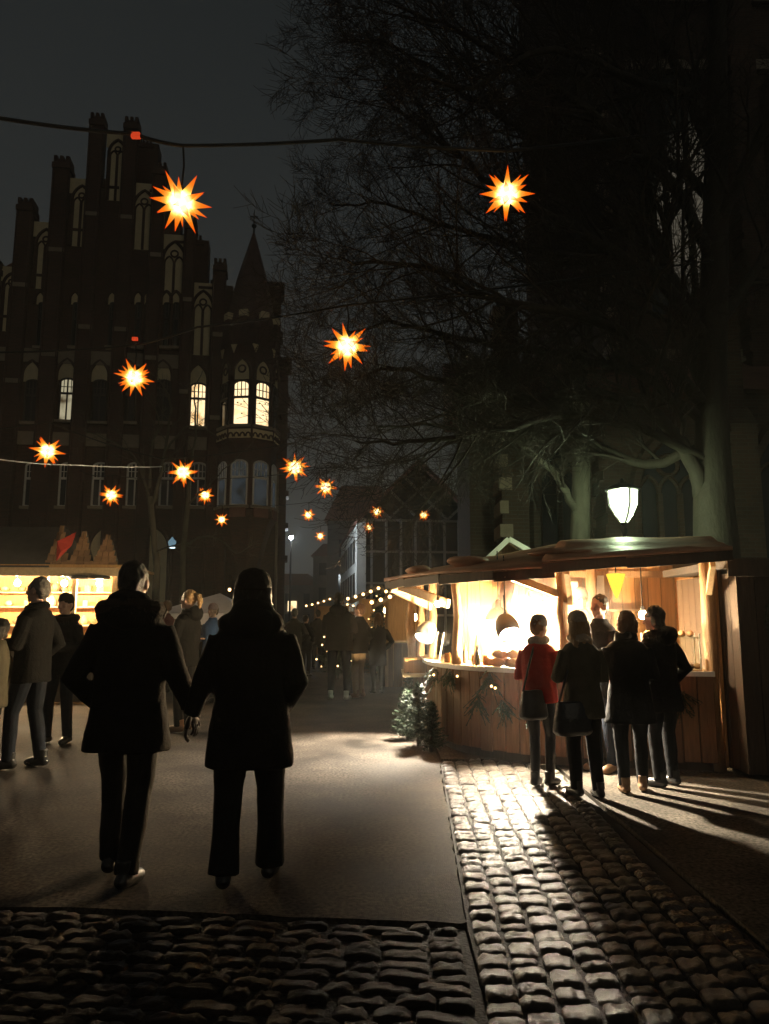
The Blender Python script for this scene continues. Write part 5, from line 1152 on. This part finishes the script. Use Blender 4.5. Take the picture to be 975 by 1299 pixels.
    if fur:
        mb = MB(); r2 = random.Random(int(top)); 
        for i in range(900):
            a = r2.uniform(0, 2 * math.pi); ph = r2.uniform(0, 6.28); c = tz_((.135 * furr * math.cos(a), .10 * furr * math.sin(a) - .03, 1.465 + (furr - 1) * .08 - .02 * math.sin(a))); d = (Vector((math.cos(a), math.sin(a), 0)) * math.cos(ph) + Vector((0, 0, 1)) * math.sin(ph)).normalized(); t_ = Vector((-math.sin(a), math.cos(a), 0)) * .004
            st = c + d * .02 * k; mb.add([st - t_, st + t_, st + (d + Vector((r2.gauss(0, .3), r2.gauss(0, .3), -.3))) * .055 * furr * k], [(0, 1, 2)])
        mb2 = MB(); mb2.tube([tz_((.135 * furr * math.cos(a), .10 * furr * math.sin(a) - .03, 1.465 + (furr - 1) * .08 - .02 * math.sin(a))) for a in [2 * math.pi * i / 18 for i in range(19)]], .04 * k * furr ** 1.6, 8); mb.add(mb2.v, mb2.f); mb.build('fur_collar', fur, root)
    return root
M_hd = mat('dark_hair', (.02, .014, .01), .5, .3, 30, .5, 80, stretch=(3, 3, .6)); M_hb = mat('brown_hair', (.15, .07, .03), .5, .3, 30, .5, 80, stretch=(3, 3, .6)); M_hbl = mat('blond_hair', (.36, .21, .09), .5, .3, 30, .5, 80, stretch=(3, 3, .6)); M_hg = mat('grey_hair', (.16, .14, .12), .5, .3, 30, .5, 80, stretch=(3, 3, .6))
M_red = mat('red_jacket_cloth', (.36, .04, .034), .7, .15, 12, .25, 50, spec=.12); M_gknit = mat('grey_knit', (.26, .24, .225), .85, .25, 50, .6, 120); M_bknit = mat('beige_knit', (.45, .34, .23), .85, .25, 50, .6, 120); M_olive = mat('olive_parka', (.075, .066, .045), .75, .2, 12, .25, 60, spec=.12)
M_khaki = mat('tan_trousers', (.34, .24, .13), .75, .15, 15, .2, 60, spec=.12); M_furd = mat('dark_fur', (.03, .022, .016), .8, .3, 20, spec=.12); M_gloss = mat('glossy_trousers', (.014, .015, .017), .28, .2, 20, .3, 40)
M_whitesh = mat('white_trainer', (.6, .6, .6), .5, .1, 10); M_wht = mat('pale_apron', (.6, .56, .48), .7, .1, 10)
# strolling couple (backs to us)
person('tall person in long black coat with fur collar walking hand in hand', (152, 1120), 714, R(-2), M_coatk, M_blackt, arms=('pocket', 'hold'), hem=.70, hairm=M_hd, fur=M_furd, furr=1.15, cape=True, hand_shade=True, hood=True, feet=((-.12, .16), (.07, -.1)), slim=1.05, cuff=.065, flare=.02, vox=.012, width=1.1, armpos={-1: ((.285, -.08, 1.10), (.20, .10, .93))})
person('person in black coat and soft cap holding the hand of a fur-collared companion', (312, 1122), 722, R(3), M_coatk, M_blackt, arms=('hold', 'pocket'), hem=.64, hair='long', hairm=M_hd, hat='beanie', hatk=1.22, cape=True, hand_shade=True, hatm=M_furd, feet=((-.12, -.06), (.12, .1)), slim=1.2, cuff=.09, flare=.015, vox=.012, width=1.18, hood=True, collar=M_coatk, armpos={1: ((.27, -.07, 1.12), (.18, .11, .96))})
# left side
person('grey-haired man in profile in dark jacket and jeans by the shingled booth', (32, 975), 733, R(82), M_coatk, M_jeans, arms=('front', 'pocket'), hem=.78, hairm=M_hg, feet=((-.09, .12), (.1, -.08)), vox=.010, width=1.08, collar=M_coatk)
person('person in dark beanie and fur-hooded jacket facing us before the lit booth', (72, 943), 752, R(168), M_coatk, M_jeans, arms=('front', 'front'), hem=.80, hairm=M_hd, hat='beanie', hatm=M_furd, fur=M_furd, feet=((-.13, 0), (.13, .03)), vox=.010)
person('person in olive parka behind the grey-haired man', (-16, 985), 785, R(100), M_olive, M_blackt, hem=.75, hairm=M_hd, hair='bob')
person('blond woman with ponytail in dark hooded jacket and tan shoes', (232, 928), 749, R(70), M_coatk, M_blackt, hem=.8, hair='pony', hairm=M_hbl, arms=('front', 'front'), shoes=M_tan, vox=.010, hood=True)
person('child in pale hat beside the ponytailed woman', (266, 890), 765, R(150), mat('blue_jacket', (.05, .10, .22), .6, .15, 10, spec=.12), M_jeans, hem=.78, hairm=M_hb, hat='beanie', hatm=mat('pink_knit', (.5, .32, .32), .85, .2, 50, .4, 90), arms=('front', 'front'))
person('brown-haired passer-by in maroon coat next to the ponytailed woman', (206, 880), 762, R(60), mat('maroon_coat', (.10, .02, .02), .7, .2, 10, spec=.12), M_blackt, hem=.75, hairm=M_hb)
# far group and crowd
person('stout man in charcoal hooded jacket and white trainers with his back turned', (429, 888), 752, R(-8), M_coatg, M_jeans, shoes=M_whitesh, hem=.80, hairm=M_hd, width=1.22, hood=True, feet=((-.13, 0), (.15, -.05)), arms=('front', 'front'))
person('man in black jacket and tan trousers in the waiting group', (455, 885), 766, R(60), M_coatk, M_khaki, hem=.82, hairm=M_hb, shoes=M_tan, arms=('front', 'pocket'))
person('woman with long blond hair in black coat next to tan trousers', (479, 880), 778, R(20), M_coatk, M_blackt, hem=.6, hair='long', hairm=M_hbl)
for k, (px, py, tp, hd, hm) in enumerate(((372, 862, 772, 10, M_hg), (387, 858, 780, -30, M_hd), (402, 850, 774, 20, M_hd), (414, 848, 782, 160, M_hb), (446, 848, 776, -60, M_hb))):
    person('dark-coated passer-by in the far crowd by the hall corner', (px, py), tp, R(hd), M_coatk if k % 2 else M_coatg, M_blackt, hairm=hm, vox=.02, group='far crowd in the street')
# customers at the stall
person('woman in red jacket and grey knit hat standing at the stall counter', (687, 998), 779, R(-38), M_red, M_gloss, hem=.86, hairm=M_hb, hat='beanie', hatm=M_gknit, arms=('front', 'front'), yaw=R(-14), nod=R(-6), feet=((-.06, -.02), (.07, .06)), slim=.85, cuff=.05, vox=.010, scarf=M_gknit, lean=.04)
person('woman in olive jacket and beige knit hat with black shoulder bag', (744, 1012), 774, R(14), M_olive, M_blackt, hem=.74, hair='long', hairm=M_hbl, hat='beanie', hatm=M_bknit, arms=('front', 'front'), slim=1.0, cuff=.06, vox=.010, flare=.01, scarf=M_bknit, hatk=1.08, feet=((-.07, .05), (.1, -.06)), nod=R(-8), lean=.06)
person('man in black coat and jeans turned away from the stall counter', (768, 978), 755, R(120), M_coatk, M_jeans, shoes=M_tan, hem=.72, hairm=M_hd, arms=('front', 'pocket'), vox=.010, yaw=R(12))
person('brown-haired person in long black coat and tan shoes at the counter', (804, 1006), 775, R(-8), M_coatk, M_blackt, shoes=M_tan, hem=.66, hair='bob', hairm=M_hb, arms=('front', 'front'), flare=.03, slim=1.0, vox=.010, collar=M_coatk, scarf=M_coatk, feet=((-.09, -.04), (.1, .08)), width=1.08, yaw=R(28), lean=.09)
person('person in black hooded coat with fur hood rim at the counter', (846, 998), 769, R(30), M_coatk, M_blackt, hem=.72, hair='bob', hairm=M_hd, arms=('front', 'pocket'), fur=M_furd, yaw=R(24), nod=R(-10), lean=.05, vox=.010, width=1.05, flare=.015, hood=True)
person('stall vendor in pale cap and apron behind the counter', (738, 900), 745, R(175), M_wht, M_blackt, hem=.8, hairm=M_hb, hat='beanie', hatm=M_wht, Y=9.5, base=.08, arms=('counter', 'counter'))
def bag(px, py, Y, sz, label, m):
    P = at(px, py, Y); root = empty('handbag', P, R(15), label, 'handbag'); mb = MB(); mb.loft([(0, 0, -sz[2] / 2, sz[0] * .42, sz[1] * .45), (0, 0, -sz[2] * .4, sz[0] * .52, sz[1] * .55), (0, 0, 0, sz[0] * .5, sz[1] * .5), (0, 0, sz[2] * .45, sz[0] * .4, sz[1] * .25)], 18, 2.6); organic(mb, 'pouch', m, root, .011, 3, .02)
    mb = MB(); mb.tube([(-sz[0] * .38, 0, sz[2] * .4), (-sz[0] * .1, .02, sz[2] * 1.2), (sz[0] * .3, .08, sz[2] * 2.0)], .012, 6); mb.build('strap', m, root, smooth=True)
M_leather = mat('black_leather', (.014, .013, .013), .35, .2, 14, .3, 40)
bag(676, 893, 7.0, (.26, .16, .28), 'black bag at the hip of the red jacket woman', M_leather)
bag(726, 910, 6.6, (.34, .18, .30), 'big black bag on the arm of the olive jacket woman', M_leather)

bpy.data.scenes.remove(SC2)

# ------------------------------------------------------------------ night haze and added glow smoke
def volume(name, dens_, col, ani=0.3):
    m = bpy.data.materials.new(name); m.use_nodes = True; nt = m.node_tree; nt.nodes.clear(); v = nt.nodes.new('ShaderNodeVolumePrincipled'); o = nt.nodes.new('ShaderNodeOutputMaterial')
    v.inputs['Color'].default_value = (*col, 1); v.inputs['Density'].default_value = dens_; v.inputs['Anisotropy'].default_value = ani; nt.links.new(v.outputs[0], o.inputs['Volume']); return m
tag(MB().box((0, 320, 18), (840, 800, 38)).build('haze', volume('night_haze', 0.0013, (.9, .93, .92))), kind='stuff')

m = volume('glow_smoke', 0.0, (.95, .93, .9)); nt = m.node_tree; N = nt.nodes.new; L = nt.links.new  # smoke volume added in the stall to spread a white glow round the lamps
tc = N('ShaderNodeTexCoord'); ln_ = N('ShaderNodeVectorMath'); ln_.operation = 'LENGTH'; L(tc.outputs['Object'], ln_.inputs[0])
mr = N('ShaderNodeMapRange'); mr.inputs['From Min'].default_value = 1.0; mr.inputs['From Max'].default_value = 0.2; mr.inputs['To Min'].default_value = 0.0; mr.inputs['To Max'].default_value = 1.0; L(ln_.outputs['Value'], mr.inputs['Value'])
nz = N('ShaderNodeTexNoise'); nz.inputs['Scale'].default_value = 2.5; nz.inputs['Detail'].default_value = 4; L(tc.outputs['Object'], nz.inputs['Vector'])
mu_ = N('ShaderNodeMath'); mu_.operation = 'MULTIPLY'; L(mr.outputs[0], mu_.inputs[0]); L(nz.outputs['Fac'], mu_.inputs[1])
m2 = N('ShaderNodeMath'); m2.operation = 'MULTIPLY'; m2.inputs[1].default_value = 1.8; L(mu_.outputs[0], m2.inputs[0]); L(m2.outputs[0], [n for n in nt.nodes if n.type == 'PRINCIPLED_VOLUME'][0].inputs['Density'])
sm_ = MB().ell((0, 0, 0), (1, 1, 1), None, 20, 12).build('glow_smoke', m); sm_.location = (1.95, 9.0, 1.62); sm_.scale = (1.15, 0.8, 0.5); tag(sm_, kind='stuff')
